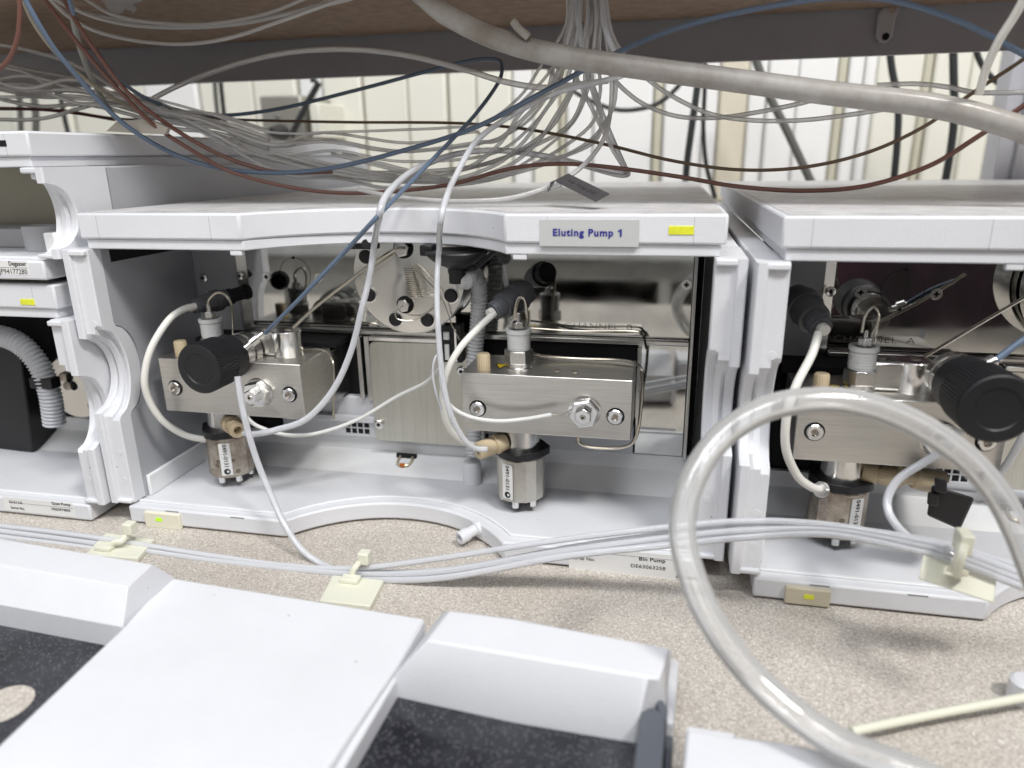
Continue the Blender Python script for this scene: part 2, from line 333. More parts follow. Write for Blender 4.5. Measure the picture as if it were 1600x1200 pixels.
# =============================================================== INSTRUMENT SHELL
def recess(depth, x0, x1, n=18, y=0.0):
    """points of a concave arc in plan from (x0,y) to (x1,y) going +depth back"""
    h = (x1-x0)/2; R = (h*h+depth*depth)/(2*depth); cx = (x0+x1)/2; cy = y+depth-R
    a = math.asin(h/R); pts = []
    for i in range(n+1):
        t = -a+2*a*i/n; pts.append((cx+R*math.sin(t), cy+R*math.cos(t)))
    return pts
def notch(z, zc, hh, d):
    u = (z-zc)/hh
    return d*math.sqrt(1-u*u) if abs(u) < 1 else 0
def shell(name, ox, oy, z0, H, label, zc, lidt=14, open_top=True, detail=True, inner_mats=None):
    rt = thing(name, (ox+172, oy+200, z0), label, "instrument")
    off = (ox, oy, z0)
    hr = 22 if H > 100 else 17.5
    zl = H-lidt                                    # underside of the lid
    out = [(0,0)]+recess(42, 99, 241)+[(345,0),(345,435),(0,435)]
    MB().prism(out, zl, H).build("lid", WHITE, rt, bevel=1.2, off=off)
    rim = [(2.5,1.6)]+recess(42, 99, 241, y=1.6)+[(342.5,1.6),(342.5,432),(2.5,432)]
    MB().prism(rim, zl-5.5, zl-.1).build("lid_rim", WHITE, rt, bevel=.6, off=off)
    for x in (12.5, 81.5, 262, 330):
        MB().box(x-.08, x+.08, -.05, .5, zl+.4, H-1.4).build("lid_seam", SEAM, rt, off=off)
    for x in (93.5, 248):
        MB().box(x-3.5, x+3.5, 2, 5, zl-8.2, zl-5.4).build("lid_tab", WHITE, rt, bevel=.5, off=off)
    # dusty top sheet of the lid
    top = [(2.5,2.5)]+recess(42, 98, 242, y=2.5)+[(342.5,2.5),(342.5,432),(2.5,432)]
    MB().prism(top, H+.05, H+.25).build("lid_top", DUSTY, rt, off=off)
    # the casing behind the front frames
    zt = H-lidt-5.6
    for s in (0, 1):
        fx = (lambda x: x) if s == 0 else (lambda x: 345-x)
        a, b_ = sorted((fx(-9.6), fx(2.9)))
        MB().box(a, b_, 40, 434, 12.5, zt).build("casing_side", WHITE if H > 100 else WALLG, rt, bevel=1, off=off)
        prof = [(-9.6,42,0),(-9.6,-4.3,1),(-8.9,-5.2,1),(-5.4,-5.2,1),(-4.7,-4.5,1),(-4.5,-3.2,1),(-2.6,-2.6,2),(-2.4,-2.6,2),(.4,-2.5,2),(.6,-2.5,5),(4.3,-2.3,3),(4.9,-1.7,3),(4.9,7.5,4),(3.2,9,4),(3.0,42,0)]
        zs = [13.2]+[14+(zt-14)*i/64 for i in range(65)]
        nn = len(prof); vs = []; fs = []
        for z in zs:
            for (x, y, k) in prof:
                o_ = (0, notch(z,zc,hr,18.5), notch(z,zc,hr+2,15), notch(z,zc+1.5,hr+4.5,15), notch(z,zc+1.5,hr+4.5,14.5), notch(z,zc+1,hr+5,17))[k]
                vs.append((fx(x), y+o_, z))
        for j in range(len(zs)-1):
            for i in range(nn-1):
                f = (j*nn+i, j*nn+i+1, (j+1)*nn+i+1, (j+1)*nn+i)
                fs.append(f if s == 0 else f[::-1])
        fs.append(tuple(range(nn)) if s else tuple(range(nn-1,-1,-1)))
        fs.append(tuple((len(zs)-1)*nn+i for i in (range(nn-1,-1,-1) if s else range(nn))))
        MB().add(vs, fs).build("side_frame", WHITE, rt, off=off, angle=30)
        a, b_ = sorted((fx(-9.3), fx(4.6)))
        MB().box(a, b_, -5.0, 3, zt-3.2, zt-.1).build("frame_cap", WHITE, rt, bevel=.8, off=off)
        MB().box(a, b_, -5.0, 3, 13.3, 15.8).build("frame_foot", WHITE, rt, bevel=.8, off=off)
        for z in (28, 46, zt-42 if H > 100 else 60):
            c = V((fx(-1+.0), -1.0, z))
            if abs(z-zc) > 30: MB().cyl((fx(.4), -2.0, z), (fx(.4), -2.68, z), 2.1, 2.0, 20).build("moulding_mark", WHITE, rt, off=off)
    # base tray
    # inner skins of the two side walls, cut to the same finger notch
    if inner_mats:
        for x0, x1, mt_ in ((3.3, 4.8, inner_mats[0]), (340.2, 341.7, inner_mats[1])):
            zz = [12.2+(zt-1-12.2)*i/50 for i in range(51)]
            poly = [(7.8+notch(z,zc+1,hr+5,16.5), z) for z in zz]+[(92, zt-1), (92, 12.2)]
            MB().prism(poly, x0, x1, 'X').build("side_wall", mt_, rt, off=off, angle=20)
    bo = [(2,-5)]+recess(34, 107, 238, y=-5)+[(343,-5),(343,434),(2,434)]
    MB().prism(bo, 1.2, 12).build("base", WHITE, rt, bevel=1.2, off=off)
    inner = recess(34, 104, 241, y=1.5)
    o1 = [(5,1.5)]+inner+[(340,1.5)]
    o2 = [(340,3.2)]+[(x,y+2) for x, y in reversed(inner)]+[(5,3.2)]
    MB().prism(o1+o2, 12.02, 13.3).build("tray_rim", PAN, rt, bevel=.3, off=off)
    for x in (72, 300, 28):
        MB().box(x, x+9, -5.06, -3, 10.6, 11.3).build("tray_slot", SEAM, rt, off=off)
    MB().box(4, 12, 14, 60, .0, 1.3).build("foot", BLACK, rt, off=off)
    MB().box(333, 341, 14, 60, .0, 1.3).build("foot", BLACK, rt, off=off)
    # leak pan slope and upstands
    MB().prism([(66,12.05),(92,12.05),(92,30),(88.4,30),(88.2,20),(87,19.4)], 5.0, 340.0, 'X').build("pan_back", PAN, rt, off=off)
    for x0, x1 in ((4.9, 7.5), (337.5, 340.1)):
        MB().box(x0, x1, 10, 88, 12.05, 26).build("pan_side", PAN, rt, bevel=.8, off=off)
    return rt, V(off)
def led(rt, p0, p1, Y, mt=YELLOW, name="indicator_window", bez=None):
    a = at(*p0, Y=Y); b_ = at(*p1, Y=Y)
    if bez: MB().box(a.x-.4, b_.x+.4, Y-.05, Y+1, b_.z-.4, a.z+.4).build("window_bezel", bez, rt)
    return MB().box(a.x, b_.x, Y-.25, Y+1, b_.z, a.z).build(name, mt, rt, bevel=.2)
def plate(name, mt, rt, p0, p1, Y, t=.15):
    a = at(*p0, Y=Y); b_ = at(*p1, Y=Y)
    return MB().box(a.x, b_.x, Y-t, Y+.3, b_.z, a.z).build(name, mt, rt, bevel=.05)
# =============================================================== HARDWARE PARTS
def socket_screw(parent, c, r=4.3, off=(0,0,0), ax=(0,-1,0)):
    c = V(c)+V(off); a = V(ax)
    MB().lathe(c, a, [(-.2,r*1.2),(.12,r*1.2),(.12,r*1.08)], 28).build("screw_recess", MATTB, parent)
    s = MB().lathe(c, a, [(0,r),(1.3,r),(1.8,r*.86),(1.8,r*.5),(.4,r*.46)], 28).build("socket_screw", BRIGHT, parent)
    MB().lathe(c, a, [(.3,r*.42),(.5,r*.42)], 6).build("hex_socket", DULL, parent)
    return s
def hexnut(parent, c, ax, r, h, mt=BRIGHT, off=(0,0,0), name="hex_nut", rot=.2):
    return MB().lathe(V(c)+V(off), ax, [(0,r*.93),(.4,r),(h-.6,r),(h,r*.9)], 6, rot=rot).build(name, mt, parent, angle=25, bevel=.25)
def head(rt, off, x0, x1, first):
    """pump head: brushed block with its screws and fittings; local mm, off = module origin"""
    blk = MB().box(x0, x1, 22, 62, 65.5, 99.5).build("pump_head", BRUSH, rt, bevel=.5, off=off)
    sx = (x0+9, x1-8.5)
    for x in sx: socket_screw(blk, (x, 21.9, 79 if not first else 81), 4.1, off)
    nx = x1-25 if not first else x1-28.5
    zc = 81
    MB().lathe(V((nx,22,zc))+off, (0,-1,0), [(0,9.0),(.7,9.0),(.9,8.2)], 32).build("washer", BRIGHT, blk)
    hexnut(blk, (nx,21.2,zc), (0,-1,0), 8.3, 5, BRIGHT, off)
    hexnut(blk, (nx,16.4,zc), (0,-1,0), 4.8, 4.5, BRIGHT, off, "seal_nut", .5)
    MB().cyl(V((nx,12.5,zc))+off, V((nx,11.2,zc))+off, 2.0, 1.2, 12).build("ferrule", CAP, blk)
    MB().cyl(V((nx,11.4,zc))+off, V((nx,10.9,zc))+off, .7, n=10).build("ferrule_bore", MATTB, blk)
    # beige knob and outlet fitting on top
    kx = x0+11
    MB().lathe(V((kx,30,99.3))+off, (0,0,1), [(0,3.8),(8.8,3.8),(9.6,3.2)], 40, ridges=.25).build("knurled_knob", PEEK, blk)
    fx = x0+30
    fy = 36
    MB().lathe(V((fx,fy,99.4))+off, (0,0,1), [(0,7.6),(1.2,7.6),(1.6,6.6),(4,6.6)], 36).build("fitting_base", BRIGHT, blk)
    hexnut(blk, (fx,fy,103.2), (0,0,1), 8.3, 7.6, STEELM, off, "hex_fitting", .1)
    MB().lathe(V((fx,fy,110.6))+off, (0,0,1), [(0,6.2),(9,6.4),(9.5,7),(11.6,7),(11.7,5.2),(8.5,5.0)], 36).build("plastic_collar", mat_collar, blk)
    for i in range(5): MB().lathe(V((fx,fy,112+i*1.45))+off, (0,0,1), [(0,6.45),(.35,6.55),(.7,6.45)], 36, caps=False).build("collar_ring", mat_collar, blk)
    hexnut(blk, (fx,fy,120), (0,0,1), 3.6, 6.5, BRIGHT, off, "capillary_nut", .3)
    MB().cyl(V((fx,fy,119))+off, V((fx,fy,130))+off, 1.7, .9, 12).build("ferrule", BRIGHT, blk)
    # warning triangle
    t = V((x0+19.3, 37, 99.6))+off
    MB().add([t+V((-4.6,5,0)),t+V((4.6,5,0)),t+V((0,-5,0)),t+V((-4.6,5,.12)),t+V((4.6,5,.12)),t+V((0,-5,.12))],[(0,1,2),(5,4,3),(0,3,4,1),(1,4,5,2),(2,5,3,0)]).build("warning_border", INK, blk)
    MB().add([t+V((-3.3,4.1,.15)),t+V((3.3,4.1,.15)),t+V((0,-3.4,.15)),t+V((-3.3,4.1,.25)),t+V((3.3,4.1,.25)),t+V((0,-3.4,.25))],[(2,1,0),(3,4,5),(0,3,4,1)[::-1],(1,4,5,2)[::-1],(2,5,3,0)[::-1]]).build("warning_triangle", WARN, blk)
    if not first:
        for x, y in ((x0+62, 33),(x0+52, 34)):
            MB().cyl(V((x,y,99.4))+off, V((x,y,99.9))+off, 1.7, n=16).build("blind_hole", DULL, blk)
    return blk
mat_collar = mat("frosted_collar", (.80,.81,.80), .35, trans=.15)
def inlet_valve(rt, c, ztop, off, stained, rotl, fit_dir, label_ang):
    """active inlet valve can under a head; c = (x,y) centre"""
    o = V((c[0], c[1], 0))+off
    z0, z1 = 19.5, 46.5
    can = MB().lathe(o+V((0,0,z0)), (0,0,1), [(0,12.6),(.8,14.2),(z1-z0-1,14.2),(z1-z0,13.8)], 14, rot=.2).build("inlet_valve", DULL if stained else CANST, rt, angle=20, bevel=.3)
    for a in (.5, 1.75, 3.2, 4.6, 5.6):
        q = o+V((10.8*math.cos(a), 10.8*math.sin(a), z0))
        MB().cyl(q+V((0,0,.3)), q+V((0,0,-3.6)), 2.1, n=14).build("foot_screw", BRIGHT, can)
    MB().lathe(o+V((0,0,52)), (0,0,1), [(-1,11.2),(13.4,11.2)], 32).build("valve_neck", BRIGHT, can)
    # notched black clamp ring
    pts = []
    for i in range(48):
        a = 2*math.pi*i/48; r = 14.9+1.5*(abs(math.cos(2*a+rotl))**3)+(1.0 if i % 12 < 2 else 0)
        pts.append((o.x+r*math.cos(a), o.y+r*math.sin(a)))
    MB().prism(pts, o.z+47.0, o.z+51.6).build("clamp_ring", BLACK, can, bevel=.4)
    # paper label with the number
    a0 = label_ang; n = V((math.cos(a0), math.sin(a0), 0)); t = V((-n.y, n.x, 0))
    cc = o+n*14.3+V((0,0,33))
    ww, hh = 3.4, 10.8
    vs = []
    for d in (-.5, .06):
        for (u, v_) in ((-ww,-hh),(ww,-hh),(ww,hh),(-ww,hh)): vs.append(cc+n*d+t*u+V((0,0,v_)))
    MB().add(vs, [(3,2,1,0),(4,5,6,7),(0,1,5,4),(1,2,6,5),(2,3,7,6),(3,0,4,7)]).build("paper_label", PAPER, can)
    text("lettering", "0491-0131", cc+n*.1+V((0,0,2.4)), (0,0,-1), t, 3.5, INK, can, bold=.04)
    MB().lathe(cc+n*.06+V((0,0,-8.2)), n, [(0,2.0),(.12,2.0)], 20).build("round_mark", INK, can)
    MB().lathe(cc+n*.1+V((0,0,-8.2))+t*.5, n, [(0,.8),(.12,.8)], 14).build("round_mark_centre", PAPER, can)
    # beige inlet fitting
    b0 = o+V((fit_dir[0]*9.5, fit_dir[1]*9.5, 56)); d = V(fit_dir).normalized()
    MB().lathe(b0, d, [(0,6.0),(6,6.0),(7,5.2)], 30).build("inlet_port", PEEK, can)
    MB().lathe(b0+d*7, d, [(0,4.6),(1.5,5.2),(10,5.2),(11,4.8),(11,2.6),(6,2.4)], 44, ridges=.22).build("inlet_nut", PEEK, can)
    return can, b0+d*16
def connector(rt, tip, d, off=(0,0,0), sc_=1.0, name="cable_connector", rear=True):
    tip = V(tip)+V(off); d = V(d).normalized(); k = sc_
    c = MB().lathe(tip, d, [(0,4.8*k),(.6,5.2*k),(7*k,5.6*k),(7.2*k,7.2*k),(16*k,7.6*k),(16.2*k,8.6*k),(21*k,8.6*k),(21.5*k,7.2*k),(27*k,6.8*k)], 36).build(name, DGREY, rt)
    MB().lathe(tip-d*.5, d, [(0,4.9*k),(3*k,5.4*k),(3*k,3.4*k),(.2,3.1*k)][::1], 28, caps=False).build("end_ring", MGREY, c)
    MB().lathe(tip+d*1, d, [(0,5.3*k),(5.5*k,5.6*k)], 40, ridges=.3, caps=False).build("grip_ribs", MGREY, c)
    if rear: MB().lathe(tip+d*27*k, d, [(0,6*k),(4,6.4*k),(4.2,5.4*k),(16*k,5.4*k),(16.4*k,6.4*k),(20*k,6.2*k)], 36, ridges=.25).build("socket_body", MATTB, c)
    MB().cyl(tip-d*3, tip+d*3, 2.7*k, n=16).build("strain_relief", WCABLE, c)
    return c
def damper(rt, off):
    c = V((167.5, 62, 146))+off
    d = MB().lathe((c.x, c.y+26, c.z), (0,-1,0), [(0,34),(4,34),(4.2,35.6),(25,35.6),(26,34.8),(26,.01)], 96, caps=False).build("pulse_damper", TURNED, rt, angle=20)
    MB().box(c.x-33.6, c.x+33.2, c.y+.4, c.y+22, c.z+2, c.z+24).build("damper_plate", TURNED, d, bevel=.4)
    for a in (205, 250, 292, 337, 157, 22, 65, 112):
        q = c+V((28.5*math.cos(math.radians(a)), 0, 28.5*math.sin(math.radians(a))))
        MB().lathe(q+V((0,.2,0)), (0,-1,0), [(0,5.0),(.45,5.0),(.5,4.3)], 28).build("bolt_counterbore", BRIGHT, d)
        MB().lathe(q+V((0,0,0)), (0,-1,0), [(0,4.2),(.8,4.2),(1.6,3.4),(1.9,.01)], 24, caps=False).build("bolt_cap", BLACK, d)
    h1 = V((165.5, 61.8, 162.5))+off
    MB().lathe(h1, (0,-1,0), [(0,6.2),(.3,6.2)], 28).build("port_recess", MATTB, d)
    hexnut(d, h1, (0,-1,0), 5.0, 5, BRIGHT)
    h2 = V((164.5, 61.8, 128.5))+off
    MB().lathe(h2, (0,-1,0), [(0,5.4),(.3,5.4)], 28).build("port_recess", MATTB, d)
    hexnut(d, h2, (0,-1,0), 4.2, 4, BRIGHT)
    # wire coil modelled in place of a distorted reflection in the damper face
    pts = []
    for i in range(14*14+1):
        a = 2*math.pi*i/14; k = i/(14*14)
        pts.append(V((174+3*k*-1.2+ (4.6-1.6*k)*math.cos(a), 56+3.2*math.sin(a), 134+18*k))+off)
    MB().tube(pts, .28, 5).build("reflection_coil", CAP, d)
    MB().tube(spline([V((164.5,57,128.5))+off, V((161,54,125))+off, V((163,54,121))+off, V((173,55,121))+off, V((183,56,128))+off, V((185,57,133))+off, V((179,57,134))+off], 8), .38, 6).build("capillary_tail", CAP, d)
    MB().tube(spline([V((172,56,152))+off, V((180,57,145))+off, V((189,58,134))+off, V((194,60,118))+off, V((198,62,108))+off], 8), .38, 6).build("capillary_tail", CAP, d)
    return d
def interior(rt, off, side):
    """sheet metal and hardware behind the front, shared by both binary pumps"""
    B = lambda n, m_, *a, bv=.3, **k: MB().box(*a).build(n, m_, rt, bevel=bv, off=off, **k)
    B("chassis", MATTB, 4.9, 340.1, 93, 100, 12.1, 166, bv=0)
    MB().box(4.82, 5.1, 14, 90, 158.5, 168).build("wall_slot", MATTB, rt, bevel=.1, off=off)
    B("back_plate", WALLG, 5.0, 37, 87, 92.6, 100, 168)
    MB().prism([(37.2,87.5),(43,90.2),(43,92.6),(37.2,92.6)], 100, 168).build("folded_edge", STEELM, rt, off=off)
    B("upper_panel", MIRROR, 43.2, 334, 90, 92.4, 106.5, 168, bv=.2)
    B("panel_ledge", STEELM, 43.2, 334, 84.5, 92, 103, 106.2, bv=.6)
    B("side_channel", STEELM, 334.2, 336.6, 83, 92, 30, 168, bv=.5)
    for (x, z) in ((12, 138),(40.5, 140),(67, 0)):
        if z: MB().lathe(V((x, 86.9 if x < 20 else 86, z))+off, (0,-1,0), [(0,2.8),(1.2,2.8),(1.6,2.2)], 20).build("panel_screw", BRIGHT, rt); MB().lathe(V((x, 85.3 if x<20 else 84.4, z))+off, (0,-1,0), [(0,1.1),(.2,1.1)], 6).build("screw_recess", MATTB, rt)
    for p in ((330.5, 139.5), (95, 139), (57,139)):
        x, z = p
        MB().lathe(V((x, 89.95, z))+off, (0,-1,0), [(0,3.2),(.5,3.0)], 24).build("panel_screw", BRIGHT, rt)
        for w_, h_ in ((1.5,.5),(.5,1.5)):
            MB().box(x-w_, x+w_, 89.3, 89.46, z-h_, z+h_).build("cross_slot", MATTB, rt, off=off)
    # engraved ring on the panel
    for (cx, cz, rr) in ((78, 141, 11), (281, 172, 12)):
        ang = [2*math.pi*i/40 for i in range(41)]
        if cz > 160: ang = [math.pi*1.25+math.pi*.5*i/20 for i in range(21)]
        MB().tube([V((cx+rr*math.cos(a), 89.95, cz+rr*math.sin(a)))+off for a in ang], .16, 4).build("engraved_ring", MATTB, rt)
        for s in ((1,-1) if cz < 160 else (-1,)):
            MB().lathe(V((cx, 89.95, cz+s*rr))+off, (0,-1,0), [(0,1.0),(.2,1.0)], 14).build("pin_hole", MATTB, rt)
    text("lettering", "CHANNEL  B" if not side else "CHANNEL  A", V((279 if not side else 67, 89.9, 112.5))+off, (1,0,0), (0,0,1), 5.0, mat("etched", (.30,.29,.26), .4, metal=.6), rt, bold=-.09, sx=1.4)
    B("lower_black_panel", MATTB, 43.2, 303.5, 90.2, 92.4, 30, 102.9, bv=0)
    B("lower_mirror_panel", MIRROR, 303.8, 334, 88.5, 92.3, 30.2, 102.8, bv=.4)
    B("mirror_edge", STEELM, 303.6, 306, 85.5, 88.3, 55, 101, bv=.2)
    B("white_lower_panel", WHITE, 60, 131, 84, 90, 30.2, 60, bv=1)
    B("white_lower_step", WHITE, 60, 131, 80.5, 83.9, 42, 47, bv=1)
    for i in range(4):
        for j in range(2):
            a = 107.5+i*4.6; z = 33.2+j*4.6
            B("vent_hole", MATTB, a, a+3.5, 83.9, 84.2, z, z+3.5, bv=0)
    B("white_lower_panel", WHITE, 197, 303, 86, 90, 30.2, 50, bv=1)
    for i in range(4):
        for j in range(2):
            a = 200.5+i*4.6; z = 35+j*4.6
            B("vent_hole", MATTB, a, a+3.5, 85.9, 86.2, z, z+3.5, bv=0)
    B("upright_channel", BRIGHT, 122, 125, 80, 90, 60, 102.5, bv=.3)
    B("upright_channel", BRIGHT, 126.5, 130, 82, 90, 58, 102.5, bv=.3)
    cov = [(131,104-1),(131,30.5),(205,30.5),(205,104-1)]
    cov = [(131,31),(207,31),(207,100),(136,100),(133,99.3),(131.6,97.8),(131,95)]
    MB().prism(cov, 79.5, 84, 'Y').build("drive_cover", BRUSHV, rt, bevel=.3, off=off)
    B("cover_top", BRIGHT, 131, 207, 79.8, 90, 100.2, 103, bv=.4)
    for (x, z) in ((134.5, 43),(193.5, 83)):
        MB().lathe(V((x, 79.5, z))+off, (0,-1,0), [(0,3.2),(1.6,3.2),(2.2,2.5)], 22).build("cover_screw", BRIGHT, rt)
        MB().lathe(V((x, 77.4, z))+off, (0,-1,0), [(0,1.3),(.25,1.3)], 6).build("cover_screw_recess", MATTB, rt)
    # drive mount behind the first head, black drive plate above
    B("drive_mount", STEELM, 22, 112, 62.3, 88, 63, 97, bv=.5)
    B("drive_plate", MATTB, 16, 116, 63, 89, 99, 102.5, bv=.4)
    # leak sensor
    q = V((152, 74, 15.6))+off
    MB().box(144, 158, 82, 84.5, 18.3, 20.8).build("sensor_slot", MATTB, rt, off=off)
    MB().tube(spline([V((147,83,19.5))+off, V((146.5,78,17.5))+off, V((148,74.5,16.4))+off, V((154,74.2,16.4))+off, V((156,78,17.5))+off, V((155.5,83,19.5))+off], 6), .8, 8).build("leak_sensor_wire", mat_wire, rt)
    MB().tube([V((148.8,74.2,16.4))+off, V((150,74,16.4))+off, V((152,74,16.4))+off, V((153.4,74.2,16.4))+off], 1, 10, rad=[.6,1.5,1.5,.6]).build("leak_sensor_bead", AMBER, rt)
mat_wire = mat("pale_gold_wire", (.75,.68,.5), .3, metal=.7)
def purge_valve(rt, off, front, back, r, body, blk_name="purge_valve"):
    """valve body on the head, steel collar and knurled black knob pointing from back to front"""
    bx, by = body
    o = V((bx, by, 99.5))+off
    b_ = MB().lathe(o, (0,0,1), [(0,8.6),(.6,8.8),(15,8.8),(15.6,8.3)], 40).build("purge_valve_body", BRIGHT, rt)
    MB().box(o.x-22, o.x, o.y-6, o.y+8.8, o.z, o.z+15.4).build("valve_block", STEELM, b_, bevel=2)
    for dx in (-15, 1): MB().cyl((o.x+dx, o.y+1, o.z+15.5), (o.x+dx, o.y+1, o.z+15.9), 2.6, n=18).build("block_bore", DULL, b_)
    f = V(front); k = V(back); d = (f-k).normalized(); L = (f-k).length
    MB().lathe(k-d*20, d, [(0,r*.5),(6,r*.5),(6,r*.8),(11,r*.8),(11.3,r*.66),(13,r*.66),(13.3,r*.8),(20,r*.8),(21,r*.7)], 48).build("valve_collar", BRIGHT, b_)
    kb = MB().lathe(k, d, [(0,r*.86),(1,r*.92),(L*.35,r*.92),(L*.4,r*.99)], 64).build("purge_knob", BLACK, b_)
    MB().lathe(k, d, [(L*.38,r*1.0),(L*.96,r*1.02)], 120, ridges=.4, caps=False).build("knob_knurling", BLACK, b_)
    MB().lathe(k, d, [(L*.955,r*1.0),(L*.985,r*.99),(L,r*.93),(L,r*.64),(L-.6,r*.6),(L-.4,.01)], 64, caps=False).build("knob_face", BLACK, b_, angle=20)
    return b_, d
# =============================================================== PUMP 1
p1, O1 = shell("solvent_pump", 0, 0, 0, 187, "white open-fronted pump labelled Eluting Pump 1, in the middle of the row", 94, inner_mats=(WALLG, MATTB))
interior(p1, O1, 0)
plate("name_label", LABELG, p1, (843,343), (998,386), -.1)
lb = p1
q = at(919, 364, Y=-.35); text("name_lettering", "Eluting Pump", q-V((2.6,0,0)), (1,0,0), (0,0,1), 4.6, BLUEINK, p1, bold=.15, sx=1.04, gap=1.14)
q = at(969,364,Y=-.35); MB().prism([(q.x-.1,q.z-1.75),(q.x+.75,q.z-1.75),(q.x+.75,q.z+1.75),(q.x+.05,q.z+1.75),(q.x-1.0,q.z+1.0),(q.x-1.0,q.z+.35),(q.x-.1,q.z+.8)], -.44, -.3, "Y").build("name_lettering", BLUEINK, p1)
led(p1, (1045,353), (1084,367), -.1)
# base label
pl_ = plate("serial_label", PAPER, p1, (889,852), (1056,905), -5.0)
a = at(890,862,Y=-5.2); b_ = at(1055,884,Y=-5.2)
MB().box(a.x, b_.x, -5.2, -5.1, b_.z+3.0, b_.z+3.15).build("label_line", INK, p1)
for s_, (px,py), sz, al in (("Bin Pump",(1040,877),3.0,'RIGHT'),("DE63063258",(1040,889),2.9,'RIGHT'),("Serial No.",(893,871),2.6,'LEFT')):
    q = at(px,py,Y=-5.2); text("label_lettering", s_, q, (1,0,0), (0,0,1), sz, INK, p1, bold=.05 if 'Pump' in s_ else 0, align=al, sx=1.15)
# power button
pb = MB().box(at(226,800,Y=-6).x, at(280,800,Y=-6).x, -7.2, -4.6, at(240,823,Y=-6).z, at(240,800,Y=-6).z).build("power_button", CREAM, p1, bevel=.5)
q = at(248,812,Y=-7.4); MB().box(q.x-2.1, q.x+2.1, -7.45, -7, q.z-1.1, q.z+1.1).build("button_light", GREEN, pb)
# drain nozzle
q = at(748,822,Y=14)
nz = MB().lathe(V((219.5,16,8)), (-.75,-1,-.15), [(0,4.5),(3.5,4.3),(3.8,3.3),(9,3.3),(9.2,3.9),(14.5,3.9),(15,3.5),(15,2.3),(9,2.1)], 32).build("drain_nozzle", WHITE, p1)
hd1 = head(p1, O1, 18.5, 112.5, True)
hd2 = head(p1, O1, 210, 304, False)
can1, in1 = inlet_valve(p1, (46.5, 40), 65, O1, True, .4, tuple((at(377,680,Y=15)-V((50,36,56))).normalized()), -1.2)
can2, in2 = inlet_valve(p1, (239.5, 40), 65, O1, False, .1, (-.85,-.75,-.18), -1.95)
dm1 = damper(p1, O1)
connector(p1, at(303,480,Y=38), (at(410,448,Y=80)-at(303,480,Y=38)), sc_=.8)
connector(p1, at(770,487,Y=34), (at(812,462,Y=50)-at(770,487,Y=34)), sc_=1.0, rear=False)
vb, kd = purge_valve(p1, O1, at(310,577,Y=-6), at(362,556,Y=22), 14.4, (95,42))
# fitting that takes the blue capillary
q = at(402,528,Y=20); e = at(418,515,Y=24)
MB().lathe(q+(q-e)*1.2, e-q, [(0,1.6),(4,1.6),(4.2,2.8),(9,2.8),(9.2,1.6),(13,1.4)], 14).build("angled_fitting", BRIGHT, vb)
# steel capillaries on the heads
W = lambda *a: at(a[0], a[1], Y=a[2])
def capil(parent, pts, wpx, mt=CAP, name="steel_capillary"):
    P = spline([W(*p) for p in pts], 8); r = wpx/2*dist(P[len(P)//2])/F
    return MB().tube(P, r, 8).build(name, mt, parent)
capil(hd2, [(804,497,36),(806,480,36),(811,466,37),(819,468,38),(823,490,40),(823,530,44),(830,550,48),(850,556,52),(900,560,55),(960,562,55),(988,566,52),(1003,580,46),(1003,620,44),(997,670,44),(988,692,44),(965,700,44),(925,699,44),(906,692,44),(903,680,44)], 5.4)
capil(hd2, [(820,512,80),(900,517,84),(980,517,84),(1003,522,84),(1010,545,84)], 3.5)
capil(hd1, [(325,490,36),(326,470,37),(338,458,38),(352,461,40),(362,480,42),(364,522,46)], 4.5)
capil(hd1, [(455,546,52),(500,546,52),(516,556,50),(521,580,46),(521,655,44)], 4)
capil(dm1, [(627,389,54),(610,394,52),(560,428,50),(500,474,46),(458,512,40)], 5.5)
# tube clips under the lid
cl = MB().box(at(545,382,Y=44).x, at(590,382,Y=44).x, 42, 48, at(560,389,Y=44).z, at(560,374,Y=44).z).build("tube_clip", BLACK, p1, bevel=.8)
MB().cyl(at(552,381,Y=41), at(552,381,Y=44), 2.6, n=12).build("clip_jaw", BLACK, cl); MB().cyl(at(572,381,Y=41), at(572,381,Y=44), 2.6, n=12).build("clip_jaw", BLACK, cl)
# black leak funnel and its drain hose
fc = at(713,391,Y=38)
fn = MB().lathe(fc, (0,0,-1), [(0,17.2),(.8,17.6),(1.6,17.2),(4,15),(7,11),(9,6.4),(10,4.8),(18,4.6),(18,3.4)], 48).build("leak_funnel", BLACK, p1)
MB().lathe(fc+V((0,0,.1)), (0,0,-1), [(0,15.6),(2.5,12),(8,4)], 48, caps=False).build("funnel_mouth", MATTB, fn)
MB().box(fc.x-20, fc.x-13, fc.y-4, fc.y+6, fc.z-3, fc.z+3).build("funnel_holder", BLACK, fn, bevel=.8)
MB().hexa([fc+V((-6,2,-13)),fc+V((10,2,-11)),fc+V((10,9,-11)),fc+V((-6,9,-13))],[fc+V((-6,2,-10)),fc+V((10,2,-9)),fc+V((10,9,-9)),fc+V((-6,9,-10))]).build("funnel_bracket", BLACK, fn)
MB().hexa([fc+V((9,3,-12)),fc+V((26,3,2)),fc+V((26,8,2)),fc+V((9,8,-12))],[fc+V((9,3,-9)),fc+V((26,3,5)),fc+V((26,8,5)),fc+V((9,8,-9))]).build("funnel_arm", BLACK, fn)
